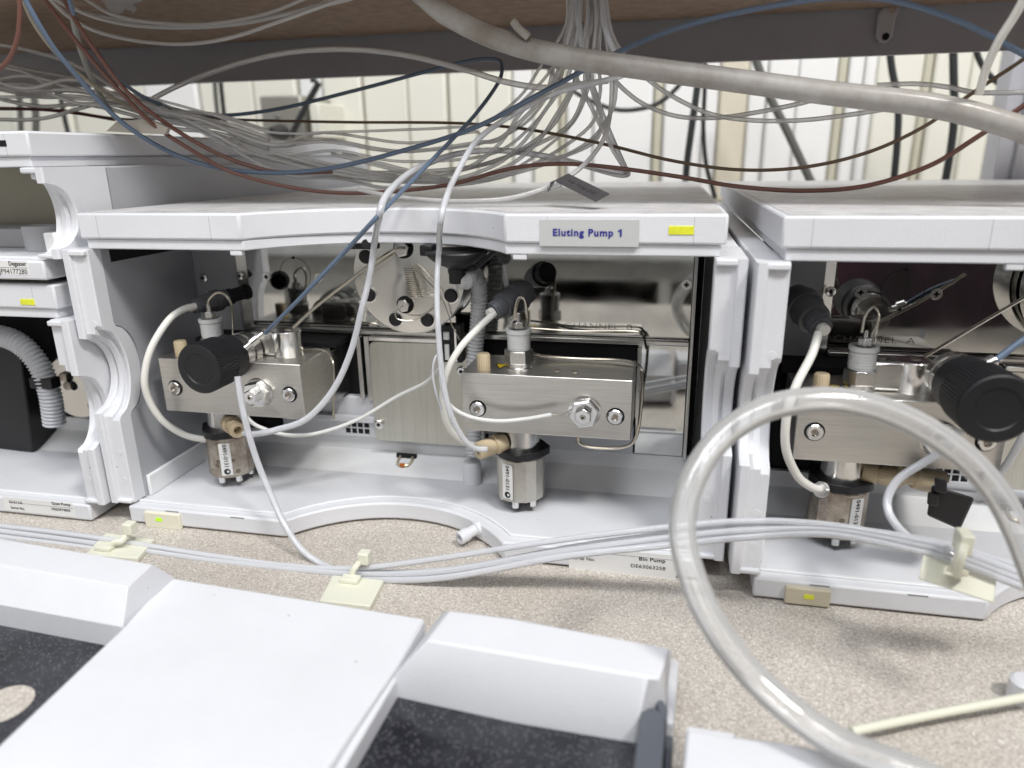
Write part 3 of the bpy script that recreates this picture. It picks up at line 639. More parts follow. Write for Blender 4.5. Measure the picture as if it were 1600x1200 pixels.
def corrugated(name, pts, r, mt, parent, pitch=1.55, amp=.5, n=20):
    P = spline(pts, 60); L = [0]
    for i in range(1, len(P)): L.append(L[-1]+(P[i]-P[i-1]).length)
    Q = []; rad = []; step = pitch/6; k = 0; t = 0
    while t < L[-1]:
        while L[k+1] < t: k += 1
        u = (t-L[k])/max(1e-6, L[k+1]-L[k]); Q.append(P[k].lerp(P[k+1], u)); rad.append(r+amp*math.cos(2*math.pi*t/pitch)); t += step
    return MB().tube(Q, r, n, rad=rad).build(name, mt, parent, angle=180)
corrugated("drain_hose", [fc+V((0,1,-16.5)), fc+V((4,4,-17)), at(735,424,Y=60), at(748,445,Y=68), at(747,500,Y=71), at(742,560,Y=71), at(742,640,Y=69), at(739,712,Y=62)], 4.7, CORR, p1, pitch=2.3)
q = at(738,752,Z=13); MB().lathe((q.x,q.y,12.2), (0,0,1), [(0,6.0),(14,5.8),(15,5.2)], 30).build("hose_cuff", WHITE, p1)
# slide switch beside the damper
q = at(702,530,Y=74)
sw = MB().box(q.x-4, q.x+9, 70, 78, q.z-14, q.z+10).build("switch_housing", BLACK, p1, bevel=.5)
MB().box(q.x-1.5, q.x+1.5, 68, 70, q.z-12, q.z-2).build("switch_lever", PAPER, sw, bevel=.4)
MB().box(q.x-2, q.x+2, 67.5, 70, q.z+1, q.z+6).build("switch_tip", PAPER, sw, bevel=.6)
MB().box(q.x+5, q.x+6.5, 68, 71, q.z-13, q.z+8).build("switch_rail", BRIGHT, sw, bevel=.2)
# =============================================================== PUMP 2
p2, O2 = shell("solvent_pump", 366.7, -10.7, 0, 187, "white open-fronted pump on the right behind the big clear hose loop", 94, inner_mats=(WALLG, MATTB))
interior(p2, O2, 1)
pb = MB().box(at(1228,915,Y=-17).x, at(1299,920,Y=-17).x, -18.2, -15, at(1260,944,Y=-17).z, at(1260,919,Y=-17).z).build("power_button", mat("beige_button", (.60,.55,.42), .4), p2, bevel=.5)
q = at(1264,933,Y=-18.4); MB().box(q.x-2.3, q.x+2.3, -18.45, -18, q.z-1.2, q.z+1.2).build("button_light", YELLOW, pb)
hd3 = head(p2, O2, 18.5, 112.5, True)
can3, in3 = inlet_valve(p2, (47, 40), 65, O2, True, 1.0, (1,-.35,-.05), -1.1)
dm2 = damper(p2, O2)
connector(p2, at(1284,512,Y=18), (at(1232,452,Y=52)-at(1284,512,Y=18)), sc_=1.1, rear=False)
vb2, _ = purge_valve(p2, O2, at(1560,640,Y=-40), at(1505,600,Y=-4), 14.4, (73,40))
q = at(1520,578,Y=10); e = at(1550,565,Y=12)
MB().lathe(q, e-q, [(0,1.6),(5,1.6),(5.2,3.2),(10,3.2),(10.2,1.6),(13,1.4)], 14).build("angled_fitting", BRIGHT, vb2)
capil(hd3, [(1346,520,24),(1352,492,26),(1366,480,30),(1372,500,33),(1352,545,30)], 5)
capil(dm2, [(1600,465,42),(1520,512,42),(1440,560,38)], 5.5)
s3 = MB().lathe(at(1283,765,Y=14), (at(1283,765,Y=14)-at(1296,768,Y=24)), [(-4,4.2),(0,4.2),(0,3.2),(2.5,3.2)], 20).build("side_port", BRIGHT, can3)
bx_ = MB().lathe(at(1400,738,Y=20), at(1460,752,Y=22)-at(1400,738,Y=20), [(0,5.8),(4,5.8),(4.4,4.8),(9,4.8),(9.4,6),(23,6.4),(24,5),(24,3)], 36, ridges=.2).build("inlet_extension", PEEK, can3)
# black clip hanging in front of pump 2
bc = thing("black_clip", at(1480,790,Y=0), "black plastic tube clip hanging below the black knob in the right pump", "clip")
a = at(1450,770,Y=0); b_ = at(1520,815,Y=0)
MB().hexa([at(1448,805,Y=-4),at(1500,828,Y=-4),at(1500,828,Y=8),at(1448,805,Y=8)],[at(1456,757,Y=-4),at(1523,778,Y=-4),at(1523,778,Y=8),at(1456,757,Y=8)]).build("clip_body", BLACK, bc, bevel=1.2)
MB().hexa([at(1460,768,Y=-8),at(1480,772,Y=-8),at(1480,772,Y=4),at(1460,768,Y=4)],[at(1460,745,Y=-8),at(1480,750,Y=-8),at(1480,750,Y=4),at(1460,745,Y=4)]).build("clip_jaw", BLACK, bc, bevel=.8)
MB().hexa([at(1448,788,Y=-7),at(1466,792,Y=-7),at(1466,792,Y=2),at(1448,788,Y=2)],[at(1450,768,Y=-7),at(1468,772,Y=-7),at(1468,772,Y=2),at(1450,768,Y=2)]).build("clip_jaw", BLACK, bc, bevel=.8)
# =============================================================== LEFT STACK: quaternary pump and degasser
p0, O0 = shell("solvent_pump", -365.5, -4, 0, 147.5, "lower white module at far left holding a black valve box", 73, inner_mats=(MATTB, MATTB))
BX = lambda n, m_, *a, bv=.3: MB().box(*a).build(n, m_, p0, bevel=bv, off=O0)
BX("chassis", MATTB, 4.9, 340.1, 93, 100, 12.1, 126, bv=0)
BX("back_panel", MATTB, 180, 334, 90, 92.4, 30, 126)
led(p0, (31,467), (55,477), -4.1)
plate("serial_label", PAPER, p0, (4,776), (118,808), -9.0)
a = at(14,787,Y=-9.2); b_ = at(114,795,Y=-9.2); MB().box(a.x, b_.x, -9.2, -9.1, b_.z+.1, b_.z+.25).build("label_line", INK, p0)
for s_, (px,py), sz, al in (("G1311A",(14,784),2.6,'LEFT'),("Serial No.",(17,793),2.3,'LEFT'),("Quat Pump",(110,789),2.6,'RIGHT'),("DE62974830",(110,798),2.3,'RIGHT')):
    text("label_lettering", s_, at(px,py,Y=-9.2), (1,0,0), (0,0,1), sz, INK, p0, bold=.04, align=al, sx=1.1)
# black valve box inside
vbx = MB().hexa([at(-60,708,Y=62),at(52,708,Y=56),at(92,680,Y=84),at(-20,680,Y=88)],[at(-60,515,Y=62),at(30,535,Y=56),at(62,540,Y=84),at(-30,520,Y=88)]).build("valve_box", BLACK, p0, bevel=1.5)
MB().box(at(50,600,Y=34).x, at(84,600,Y=34).x, 32, 40, at(60,606,Y=34).z, at(60,590,Y=34).z).build("hose_clamp", BLACK, p0, bevel=.6)
corrugated("corrugated_hose", [at(-40,528,Y=36), at(0,525,Y=36), at(35,540,Y=37), at(62,572,Y=38), at(78,615,Y=39), at(85,662,Y=40)], 6.6, CORRD, p0, pitch=2.6, amp=.6)
# steel plate seen through the front notch
c = at(138,610,Y=72)
pd = MB().lathe((c.x-8,84,c.z+3), (0,-1,0), [(0,24),(14,24),(15.5,22.5),(15.5,.01)], 64, caps=False).build("steel_disc", TURNED, p0, angle=20)
for px, py in ((101,588),(108,602),(146,633),(106,556)):
    q = at(px,py,Y=68); MB().lathe(q, (0,-1,0), [(0,3.4),(2,3.2),(2.6,2.0)], 20).build("disc_bolt", DULL, pd)
    MB().lathe(q+V((3,1,-.5)), (0,-1,0), [(0,3.4),(1,3.2)], 20).build("bolt_hole", MATTB, pd)
capil(p0, [(88,508,60),(98,512,60),(104,522,60),(107,545,60)], 3)
dg_, OD = shell("degasser", -364, -2, 149.5, 80.5, "upper white degasser module at far left with a tan back plate", 36, lidt=13, inner_mats=(WHITE, WHITE))
BD = lambda n, m_, *a, bv=.3: MB().box(*a).build(n, m_, dg_, bevel=bv, off=OD)
BD("back_plate", mat("tan_steel", (.42,.39,.30), .3, metal=.6, noise=.1, nscale=10), 180, 338.5, 84, 86, 22, 62)
BD("inner_shelf", GREYP, 180, 338, 50, 92, 12.1, 24, bv=1)
MB().box(324, 336, 18, 30, 12.1, 25).build("inner_block", PAPER, dg_, bevel=.8, off=OD)
MB().cyl(V((300,44,12.1))+OD, V((300,44,27))+OD, 12, n=40).build("round_post", GREYP, dg_)
MB().tube([V((284,83.5,50))+OD, V((309,83.5,50))+OD], 4.6, 14).build("dark_handle", mat("taupe", (.12,.11,.09), .5), dg_)
plate("serial_label", PAPER, dg_, (-20,407), (47,430), -7.0)
a = at(0,418,Y=-7.2); MB().box(a.x, at(43,418,Y=-7.2).x, -7.2, -7.1, a.z-.1, a.z+.1).build("label_line", INK, dg_)
text("label_lettering", "Degasser", at(41,412.5,Y=-7.2), (1,0,0), (0,0,1), 3.4, INK, dg_, bold=.05, align='RIGHT', sx=.9)
text("label_lettering", "JP94177280", at(43,425,Y=-7.2), (1,0,0), (0,0,1), 4.0, INK, dg_, align='RIGHT', sx=.95)
q = at(5,224,Y=-2.2); MB().box(q.x-4, q.x+1.8, -2.2, 0, q.z-1.6, q.z+1.6).build("lid_window", MATTB, dg_)
# =============================================================== FRONT COVERS lying on the bench
def zp(px, py, z): p = at(px, py, Z=z); return p
fcov = thing("front_cover", at(430,1050,Z=0), "large white front cover with two smoked windows lying face up on the bench", "cover")
def slab(name, pix, z0, z1, mt, parent, bevel=1.0, zpix=None):
    P = [at(x, y, Z=zpix or z1) for x, y in pix]
    return MB().prism([(p.x, p.y) for p in P][::-1] if _ccw(P) < 0 else [(p.x,p.y) for p in P], z0, z1).build(name, mt, parent, bevel=bevel)
def _ccw(P): return sum(P[i].x*P[(i+1)%len(P)].y-P[(i+1)%len(P)].x*P[i].y for i in range(len(P)))
slab("centre_panel", [(262,901),(665,966),(612,1052),(470,1262),(-110,1262),(-30,1190),(192,980)], 4, 30, WHITE, fcov, 1.2)
def frame(name, ob, zt, zb, pix_top, pix_bot):
    """raised frame: top polygon at zt, foot polygon at zb"""
    T = [at(x,y,Z=zt) for x,y in pix_top]; Bt = [at(x,y,Z=zb) for x,y in pix_bot]
    n = len(T); m_ = MB(); m_.add(T+Bt+[V((p.x,p.y,3)) for p in Bt], [tuple(range(n))]+[(i, n+i, n+(i+1)%n, (i+1)%n) for i in range(n)]+[(n+i, 2*n+i, 2*n+(i+1)%n, n+(i+1)%n) for i in range(n)]+[tuple(range(3*n-1,2*n-1,-1))])
    o = m_.build(name, WHITE, ob, bevel=.8)
    import bmesh
    bmx = bmesh.new(); bmx.from_mesh(o.data); bmesh.ops.recalc_face_normals(bmx, faces=bmx.faces); bmx.to_mesh(o.data); bmx.free()
    return o
frame("window_frame", fcov, 42, 29, [(-120,835),(-20,838),(30,847),(238,882),(200,917),(0,882),(-150,855)], [(-125,832),(-20,835),(30,845),(242,884),(279,905),(192,980),(0,945),(-160,915)][:7] if False else [(-125,832),(-20,835),(30,845),(277,904),(192,980),(0,945),(-160,915)])
frame("window_frame", fcov, 42, 27, [(700,955),(800,968),(1046,1014),(1030,1062),(1010,1057),(800,1022),(668,1000)], [(692,956),(800,966),(1050,1016),(1040,1095),(996,1132),(800,1100),(612,1060)])
slab("smoked_window", [(-200,905),(0,935),(205,975),(-20,1180),(-300,1180)], 3, 18, SMOKE, fcov, .5, 22)
slab("smoked_window", [(600,1050),(1012,1120),(1000,1270),(440,1270)], 3, 19, SMOKE, fcov, .5, 19)
slab("panel_edge", [(612,1050),(620,1060),(500,1262),(484,1262)], 4, 27, WHITE, fcov, .8, 27)
slab("hinge_bar", [(1002,1108),(1022,1104),(1040,1118),(1030,1280),(978,1280)], 3, 31, HINGE, fcov, .8, 31)
slab("hinge_pin", [(1024,1092),(1036,1094),(1044,1108),(1042,1125),(1032,1118)], 3, 30, HINGE, fcov, .5, 30)
slab("side_flange", [(1046,1028),(1061,1033),(1052,1130),(1040,1130)], 2, 20, WHITE, fcov, .5, 20)
slab("side_flange", [(1040,1148),(1052,1150),(1046,1280),(1036,1280)], 2, 18, HINGE, fcov, .5, 18)
# bench seen through the round hole in the left window
q = at(5,1100,Z=18.5); MB().lathe((q.x,q.y,18.1), (0,0,1), [(0,10.2),(.3,10.2)], 40).build("round_hole", LAM, fcov)
cov2 = thing("front_cover", at(1300,1180,Z=0), "white cover edge at the bottom right corner beside the hose", "cover")
slab("cover_panel", [(1072,1138),(1100,1141),(1150,1150),(1230,1160),(1400,1192),(1520,1290),(1060,1290)], 2, 30, WHITE, cov2, 1.2)
slab("cover_lip", [(1075,1134),(1150,1146),(1146,1152),(1073,1141)], 3, 28, WHITE, cov2, .5)
# =============================================================== TUBES AND CABLES
def tube(name, pts, wpx, mt, label, cat="tube", group=None, n=10, per=10, hollow=0):
    P = spline([W(*p) for p in pts], per)
    if mt == TUBE: wpx *= .86
    r = [wpx/2*dist(W(*pts[len(pts)//2]))/F]*len(P)
    mb = MB().tube(P, r[0], n, rad=r, caps=not hollow)
    if hollow:
        k = len(mb.v); mb.tube(P, r[0]*hollow, n, rad=[x*hollow for x in r], caps=False)
        L = len(P)
        mb.f = [f if max(f) < k else f[::-1] for f in mb.f]
        for j0 in (0, (L-1)*n):
            for i in range(n):
                a, b_ = j0+i, j0+(i+1)%n; f = (a, k+a, k+b_, b_)
                mb.f.append(f if j0 == 0 else f[::-1])
    o = mb.build(name, mt, None, angle=60)
    return tag(o, label, cat, group)
# --- in front of the pumps
tube("white_cable", [(306,478,37),(285,484,30),(262,502,20),(236,545,10),(226,590,6),(233,625,8),(255,658,14),(290,680,24),(328,688,33)], 11, WCABLE, "white cable curving left round the first pump head to its stained valve can", "cable")
tube("white_cable", [(773,489,33),(748,512,24),(718,545,16),(697,585,12),(692,630,12),(702,668,16),(725,690,22),(752,700,30),(775,706,40)], 11, WCABLE, "white cable from the grey connector behind the clear tube of the middle head", "cable")
tube("white_cable", [(1279,520,16),(1268,555,8),(1245,600,-2),(1230,645,-6),(1228,700,-4),(1245,742,2),(1266,760,8),(1281,765,13)], 14, WCABLE, "white cable dropping from the grey connector in the right pump", "cable")
tube("solvent_tube", [(in1.x and 382,677,14),(400,678,8),(430,672,6),(478,655,10),(520,610,18),(548,550,26),(566,480,32),(578,430,38),(585,380,38),(592,340,-2),(606,302,10),(650,264,60),(712,241,100),(775,235,120),(840,242,120),(905,256,110),(962,270,100),(980,272,96),(976,262,98),(955,215,110),(930,150,110),(915,100,100),(905,40,90),(900,-20,85)], 9.5, TUBEM, "milky tube rising from the first inlet fitting over the lid and looping back")
tube("solvent_tube", [(760,702,12),(742,700,8),(722,682,4),(702,640,2),(690,580,4),(684,500,10),(683,440,18),(686,390,20),(688,350,-6),(697,310,0),(712,275,30),(745,220,60),(800,180,80),(870,145,90),(940,127,90),(972,118,90),(974,108,90),(962,85,90),(945,40,80),(940,-20,80)], 9.5, TUBEM, "milky tube from the middle inlet fitting straight up over the lid")
tube("outlet_capillary", [(378,636,12),(386,652,10),(405,667,10),(450,680,14),(500,676,24),(560,655,36),(620,620,40),(665,598,34),(686,578,22),(690,600,8),(700,630,6),(730,650,8),(775,658,10),(820,655,12),(862,648,12)], 6.5, mat("white_ptfe", (.80,.80,.78), .35, trans=.15), "thin white tube running between the two pump heads of the middle pump")
tube("outlet_capillary", [(860,649,12),(880,647,11.5),(894,639,11)], 2, CAP, "hair-thin steel capillary entering the middle head's hex nut", "capillary")
tube("loop_capillary", [(690,640,6),(678,600,4),(677,570,4),(684,555,6),(692,575,4),(690,610,4)], 4, TUBEM, "small clear loop hugging the upright milky tube")
tube("waste_tube", [(371,588,-2),(375,615,-4),(384,660,-6),(400,715,-8),(420,765,-12),(445,820,-18),(475,862,-24),(515,887,-28),(556,896,-32)], 10, TUBEM, "milky waste tube falling from the left black knob to the bench bundle")
tube("twisted_wire", [(371,588,4),(377,620,4),(385,645,5),(388,665,6)], 2.5, BRIGHT, "short thin bright wire beside the left waste tube", "wire")
tube("waste_tube", [(1500,672,-22),(1480,700,-22),(1445,722,-22),(1405,748,-24),(1387,778,-28),(1392,808,-34),(1420,840,-42),(1460,862,-50),(1500,876,-54)], 13, TUBEM, "milky waste tube curling under the right black knob to the hanging clip mount")
tube("solvent_tube", [(1450,756,18),(1500,762,12),(1560,768,4),(1640,776,-4)], 12, TUBEM, "milky tube leaving the beige inlet fitting of the right pump to the right")
tube("solvent_tube", [(1560,745,10),(1580,715,6),(1600,680,2),(1625,640,0)], 12, TUBEM, "milky tube bending up at the right edge beside the black knob")
tube("blue_capillary", [(1552,566,12),(1575,548,14),(1600,530,16),(1640,505,20)], 11, BLUE, "short light blue capillary leaving the right black knob", "capillary")
# --- bench bundle
bl = [("upper milky tube of the bench bundle running to the right of the nylon clips", [(-20,819,-30),(90,832,-30),(190,846,-31),(330,868,-33),(450,884,-33),(555,888,-33),(690,872,-32),(880,843,-31),(1060,822,-32),(1180,814,-34),(1300,821,-40),(1440,846,-50),(1500,862,-54),(1620,905,-56)], 10),
      ("lowest milky tube of the bench bundle passing through all the nylon clips", [(-20,836,-34),(90,850,-34),(190,864,-35),(330,884,-36),(450,896,-36),(555,905,-36),(690,903,-36),(880,870,-34),(1060,850,-34),(1180,838,-36),(1300,835,-42),(1440,862,-52),(1500,880,-56),(1620,925,-58)], 11),
      ("middle milky tube of the bench bundle between the two outer ones", [(-20,827,-32),(90,841,-32),(190,855,-33),(330,876,-35),(450,889,-35),(555,897,-35),(690,893,-34),(880,861,-32),(1060,838,-33),(1180,828,-35),(1300,828,-41),(1440,853,-51),(1500,871,-55),(1620,915,-57)], 10),
      ("milky tube at the back of the bench bundle crossing the right pump", [(-20,824,-28),(120,838,-28),(220,856,-29),(400,884,-31),(555,893,-32),(700,889,-31),(900,853,-29),(1060,832,-30),(1200,822,-32),(1330,826,-38),(1440,842,-47),(1500,857,-52),(1620,893,-54)], 8)]
for lb_, pts, wd in bl: tube("bench_tube", pts, wd, TUBEM, lb_, group="milky tubes bundled along the bench")
# --- nylon tie mounts
def tie_mount(name, pix, z, tie, label, zt=3.0):
    t_ = thing(name, V((at(*pix[0], Z=z).x, at(*pix[0], Z=z).y, z-3)), label, "clip", "nylon cable tie mounts")
    P = [at(x, y, Z=z) for x, y in pix]
    if _ccw(P) < 0: P = P[::-1]
    MB().prism([(p.x,p.y) for p in P], z-3, z).build("adhesive_base", NYLON, t_, bevel=.5)
    return t_
NB = [("tie_mount", [(133,866),(165,832),(242,842),(215,872)], 3, "translucent nylon tie mount between left white module and the cover"),
      ("tie_mount", [(499,938),(520,898),(600,906),(578,947)], 3, "translucent nylon tie mount at the centre of the bench bundle")]
for i, (nm, pix, z, lab) in enumerate(NB):
    t_ = tie_mount(nm, pix, z, None, lab)
    cx, cy = ((190,850),(555,890))[i]
    tp_ = ((203,826),(570,872))[i]; bt = ((165,862),(548,912))[i]
    Yc = (-33,-35)[i]
    MB().tube(spline([at(bt[0],bt[1],Y=Yc-6), at((bt[0]+cx)/2,(bt[1]+cy)/2-8,Y=Yc-5), at(cx+2,cy-6,Y=Yc-3), at(tp_[0]-4,tp_[1]+3,Y=Yc+5), at(tp_[0],tp_[1]+8,Y=Yc+8)],6), 1.7, 8).build("tie_strap", NYLON, t_)
    q = at(tp_[0],tp_[1],Y=Yc+2); MB().box(q.x-3,q.x+3,q.y-3,q.y+3,q.z-3,q.z+4).build("tie_head", NYLON, t_, bevel=.8)
    q = at(bt[0],bt[1]-4,Z=3); MB().box(q.x-5,q.x+5,q.y-3,q.y+3,3,5.5).build("mount_saddle", NYLON, t_, bevel=.6)
hm = thing("tie_mount", at(1495,890,Y=-58), "translucent nylon tie mount hanging in the air in front of the right pump", "clip", "nylon cable tie mounts")
MB().hexa([at(1435,905,Y=-62),at(1553,943,Y=-62),at(1553,943,Y=-59),at(1435,905,Y=-59)],[at(1444,858,Y=-52),at(1560,882,Y=-52),at(1560,882,Y=-49),at(1444,858,Y=-49)]).build("adhesive_base", NYLON, hm, bevel=.6)
MB().box(at(1495,840,Y=-62).x, at(1518,840,Y=-62).x, -66, -58, at(1500,862,Y=-62).z, at(1500,830,Y=-62).z).build("tie_head", NYLON, hm, bevel=.8)
MB().tube(spline([at(1505,850,Y=-66),at(1500,870,Y=-68),at(1495,888,Y=-66),at(1497,896,Y=-62)],6), 2.2, 8).build("tie_strap", NYLON, hm)
MB().hexa([at(1478,893,Y=-66),at(1512,902,Y=-66),at(1512,902,Y=-60),at(1478,893,Y=-60)],[at(1480,884,Y=-66),at(1514,892,Y=-66),at(1514,892,Y=-60),at(1480,884,Y=-60)]).build("mount_saddle", CREAM, hm, bevel=.5)
# --- big clear hose loop
tube("clear_hose", [(1520,1250,-165),(1420,1205,-160),(1300,1155,-150),(1190,1070,-140),(1115,975,-130),(1078,890,-120),(1066,820,-110),(1082,750,-100),(1125,685,-90),(1190,642,-84),(1260,626,-80),(1330,628,-78),(1410,652,-78),(1490,700,-80),(1550,760,-82),(1590,830,-86),(1625,920,-92)], 41, HOSE, "thick clear hose making a large loop in front of the right pump", "hose", n=28, per=14, hollow=.66)
# --- thick old hose at the top
tube("old_hose", [(600,-60,60),(655,-12,56),(700,24,54),(780,62,50),(880,88,46),(1000,106,44),(1150,126,42),(1300,146,40),(1450,164,38),(1560,190,36),(1660,228,34),(1900,330,30),(2300,520,24)], 35, DHOSE, "thick clouded grey hose sloping across the top right under the shelf", "hose", n=24, per=12, hollow=.62)
tube("hose_burr", [(802,34,42),(812,46,41),(826,58,42)], 13, DHOSE, "torn stub sticking up from the thick clouded hose", "hose")
# --- coloured capillaries
tube("blue_capillary", [(105,-10,20),(120,35,30),(150,80,45),(190,128,70),(250,163,110),(330,180,130),(430,171,140),(560,140,140),(680,108,140),(740,94,140),(775,93,138),(784,104,134),(778,130,125),(740,182,100),(680,245,60),(630,297,20),(590,338,-4),(540,392,4),(470,465,12),(415,520,22)], 6, BLUE, "blue capillary dropping from a high loop to the left black knob", "capillary")
tube("blue_capillary", [(35,-10,10),(65,45,15),(100,95,25),(180,182,50),(260,235,70),(340,262,80),(430,270,85),(520,262,85),(620,238,85),(740,200,80),(850,143,70),(980,75,60),(1100,32,50),(1250,2,40),(1330,-4,40),(1400,2,40),(1500,34,40),(1600,85,40),(1660,120,40)], 7.5, BLUE, "long blue capillary sweeping under the tubes then up along the top edge", "capillary")
tube("red_tube", [(62,-10,20),(100,40,25),(140,90,35),(190,145,50),(240,195,60),(300,235,70),(360,268,78),(440,290,82),(520,301,85),(600,300,88),(700,289,90),(800,263,90),(880,256,90),(960,262,90),(1060,276,90),(1150,291,85),(1250,298,80),(1350,291,70),(1450,260,60),(1530,212,50),(1600,165,45),(1660,125,40)], 6.5, RED, "long red-brown tube passing low over the lids from left to right")
tube("red_tube", [(95,-10,24),(120,35,28),(160,95,38),(205,150,52),(270,200,66),(340,240,76),(400,262,84),(450,270,90),(520,268,100)], 6.5, RED, "shorter red-brown tube crossing the long one at upper left")
tube("red_tube", [(30,-10,0),(31,20,0),(27,60,0),(12,95,0),(-20,125,0)], 7, RED, "red-brown tube at the top left corner curving out of frame")
tube("brown_tube", [(-20,168,150),(90,172,150),(190,186,150),(300,184,150),(400,188,150),(550,191,140),(700,192,130),(800,199,120),(880,212,110),(960,229,105),(1050,251,100),(1150,265,95),(1250,262,85),(1350,240,75),(1440,200,65),(1520,145,55),(1600,92,50),(1650,55,45)], 5, BROWN, "thin brown tube sagging across the whole picture behind the clear ones")
tube("maroon_tube", [(-20,170,120),(60,171,120),(120,177,120),(180,187,125)], 5, MAROON, "dark maroon tube end entering the tangle at far left")
tube("tan_tube", [(32,-10,12),(55,40,18),(90,85,30),(130,120,45),(180,155,70),(230,180,90)], 6, TAN, "tan tube beside the blue one at upper left")
tube("flat_strap", [(108,-10,40),(116,40,45),(130,90,60),(152,140,80),(180,185,100)], 8, mat("grey_strap_plastic", (.30,.30,.27), .5), "pale grey strap hanging behind the coloured tubes at upper left", "strap")
tube("white_rod", [(1610,-20,10),(1585,25,15),(1560,65,20),(1540,110,28),(1530,146,34)], 13, WCABLE, "white rod-like tube coming down at the top right corner", "tube")
# --- clear tubes
G1 = "clear tubes hanging under the shelf"
up = [[(75,-10,90),(110,12,95),(170,28,100),(250,38,105),(330,37,110),(430,24,110),(500,10,105),(570,-8,100)],
      [(90,-10,85),(130,20,90),(200,38,98),(290,43,105),(380,36,108),(470,16,105),(540,-8,100)],
      [(120,-10,85),(180,24,92),(260,37,100),(340,36,106),(420,20,106),(490,-8,100)],
      [(70,-10,70),(110,28,78),(160,52,85),(230,66,92),(300,68,98),(370,56,100),(440,32,100),(530,0,98),(560,-12,98)]]
for i, p_ in enumerate(up):
    tube("clear_tube", p_, 7, TUBE, ["clear tube in the upper left sagging under the shelf, topmost strand", "clear tube in the upper left sagging under the shelf, second strand", "clear tube in the upper left sagging under the shelf, shortest strand", "clear tube in the upper left sagging lowest under the brown board"][i], group="clear tubes sagging at upper left")
tube("clear_tube", [(225,162,130),(270,138,130),(330,113,125),(400,92,120),(460,81,118),(520,77,115),(580,79,112),(650,89,108),(720,107,104),(790,128,100),(850,137,98),(905,132,94),(950,126,92)], 10, TUBE, "thick clear tube arching in front of the grey shelf beam")
tube("clear_tube", [(945,-10,80),(955,50,90),(975,85,100),(1005,118,110),(1050,150,115),(1110,178,115),(1175,188,112),(1250,188,108),(1330,179,100),(1400,168,95),(1480,158,90)], 8, TUBE, "clear tube drooping to the right of the hanging bundle, lower one")
tube("clear_tube", [(930,60,100),(950,110,110),(975,140,120),(1010,165,125),(1060,182,125),(1120,184,120),(1180,176,115),(1240,164,105),(1290,152,95),(1360,140,85)], 8, TUBE, "clear tube drooping to the right of the hanging bundle, upper one")
tube("clear_tube", [(1370,133,80),(1430,131,75),(1480,136,70),(1520,144,60),(1560,145,50),(1640,143,40)], 9, TUBE, "clear tube lying along the top of the thick clouded hose")
tube("flag_tube", [(560,296,80),(610,306,60),(680,313,50),(740,314,45),(800,309,45),(860,291,50),(900,268,60),(930,238,75),(948,205,85),(955,160,95),(955,110,95),(948,60,90),(940,-10,85)], 8.5, TUBE, "clear tube carrying the grey written flag label")
# bundle from the top centre sweeping left
random.seed(11)
lab_b = "one of the many clear tubes sweeping from top centre down to the left"
for i in range(9):
    u = i/8; j = lambda s: random.uniform(-s, s)
    x0 = 886+u*58
    yb = 205+u*88+j(7)
    pts = [(x0, -12, 88), (x0-3+j(5), 40, 92+j(4)), (880-28*(1-u)+u*52+j(6), 92+j(8), 100+j(6)), (838-20*(1-u)+u*95+j(8), 150+j(8), 112+j(8)), (790-40*(1-u)+u*112+j(12), 200+u*15+j(10), 118+j(8)),
           (715+u*60+j(20), yb-8+j(5), 120), (620+j(20), yb+4+j(6), 118), (520+j(15), yb-4-u*4+j(6), 116+j(8)), (420+j(12), 212+u*52+j(8), 114+j(10)), (320+j(10), 182+u*24+j(7), 112+j(10)), (220+j(8), 158+u*12+j(9), 110+j(8)), (120, 142+j(20), 105+j(8)), (40, 132+j(24), 100+j(8)), (-30, 126+j(28), 95)]
    tube("clear_tube", pts, random.choice((5,5.5,6,7)), TUBE, lab_b, group="clear tubes sweeping left from the top centre bundle", n=8, per=7)
for i, (y0, yy) in enumerate(((64,150),(94,160),(122,166),(133,170),(148,178),(186,150))):
    tube("clear_tube", [(-30,y0,110),(60,y0+(18 if i < 5 else 0),112),(130,(y0*.5+yy*.5),114),(200,yy,116),(270,yy+22,118),(340,yy+30,120),(420,yy+55,120)], 7, TUBE, ["clear tube entering at the left edge in front of the beam, highest","clear tube entering at the left edge in front of the beam, second","clear tube entering at the left edge, third from above","clear tube entering at the left edge, fourth from above","clear tube entering at the left edge, fifth from above","clear tube at the left edge running upwards into the tangle"][i], group="clear tubes entering at the left edge")
for i, (xa, xb, xc) in enumerate(((898,868,815),(908,885,850),(918,900,872),(930,925,938),(944,962,955))):
    tube("clear_tube", [(xa,-12,84),(xa-4+i*2,30,88),((xa+xb)/2,80,95),(xb,125,102),(xc,175,108),(xc-35 if i < 3 else xc+(-14 if i == 3 else -40),225,112),(xc-85 if i < 3 else xc-120,262,114),(xc-170 if i < 3 else xc-220,283,112),(xc-300,270,112),(xc-420,240,112)], 7, TUBE, "clear tube of the hanging bundle passing behind the thick hose", group="clear tubes hanging from the top centre")
tube("clear_tube", [(900,120,104),(920,160,104),(940,200,100),(958,235,98),(975,262,96),(980,270,95),(972,275,95),(940,268,96),(880,250,100)], 7, TUBE, "clear tube folding back sharply above the flag label")
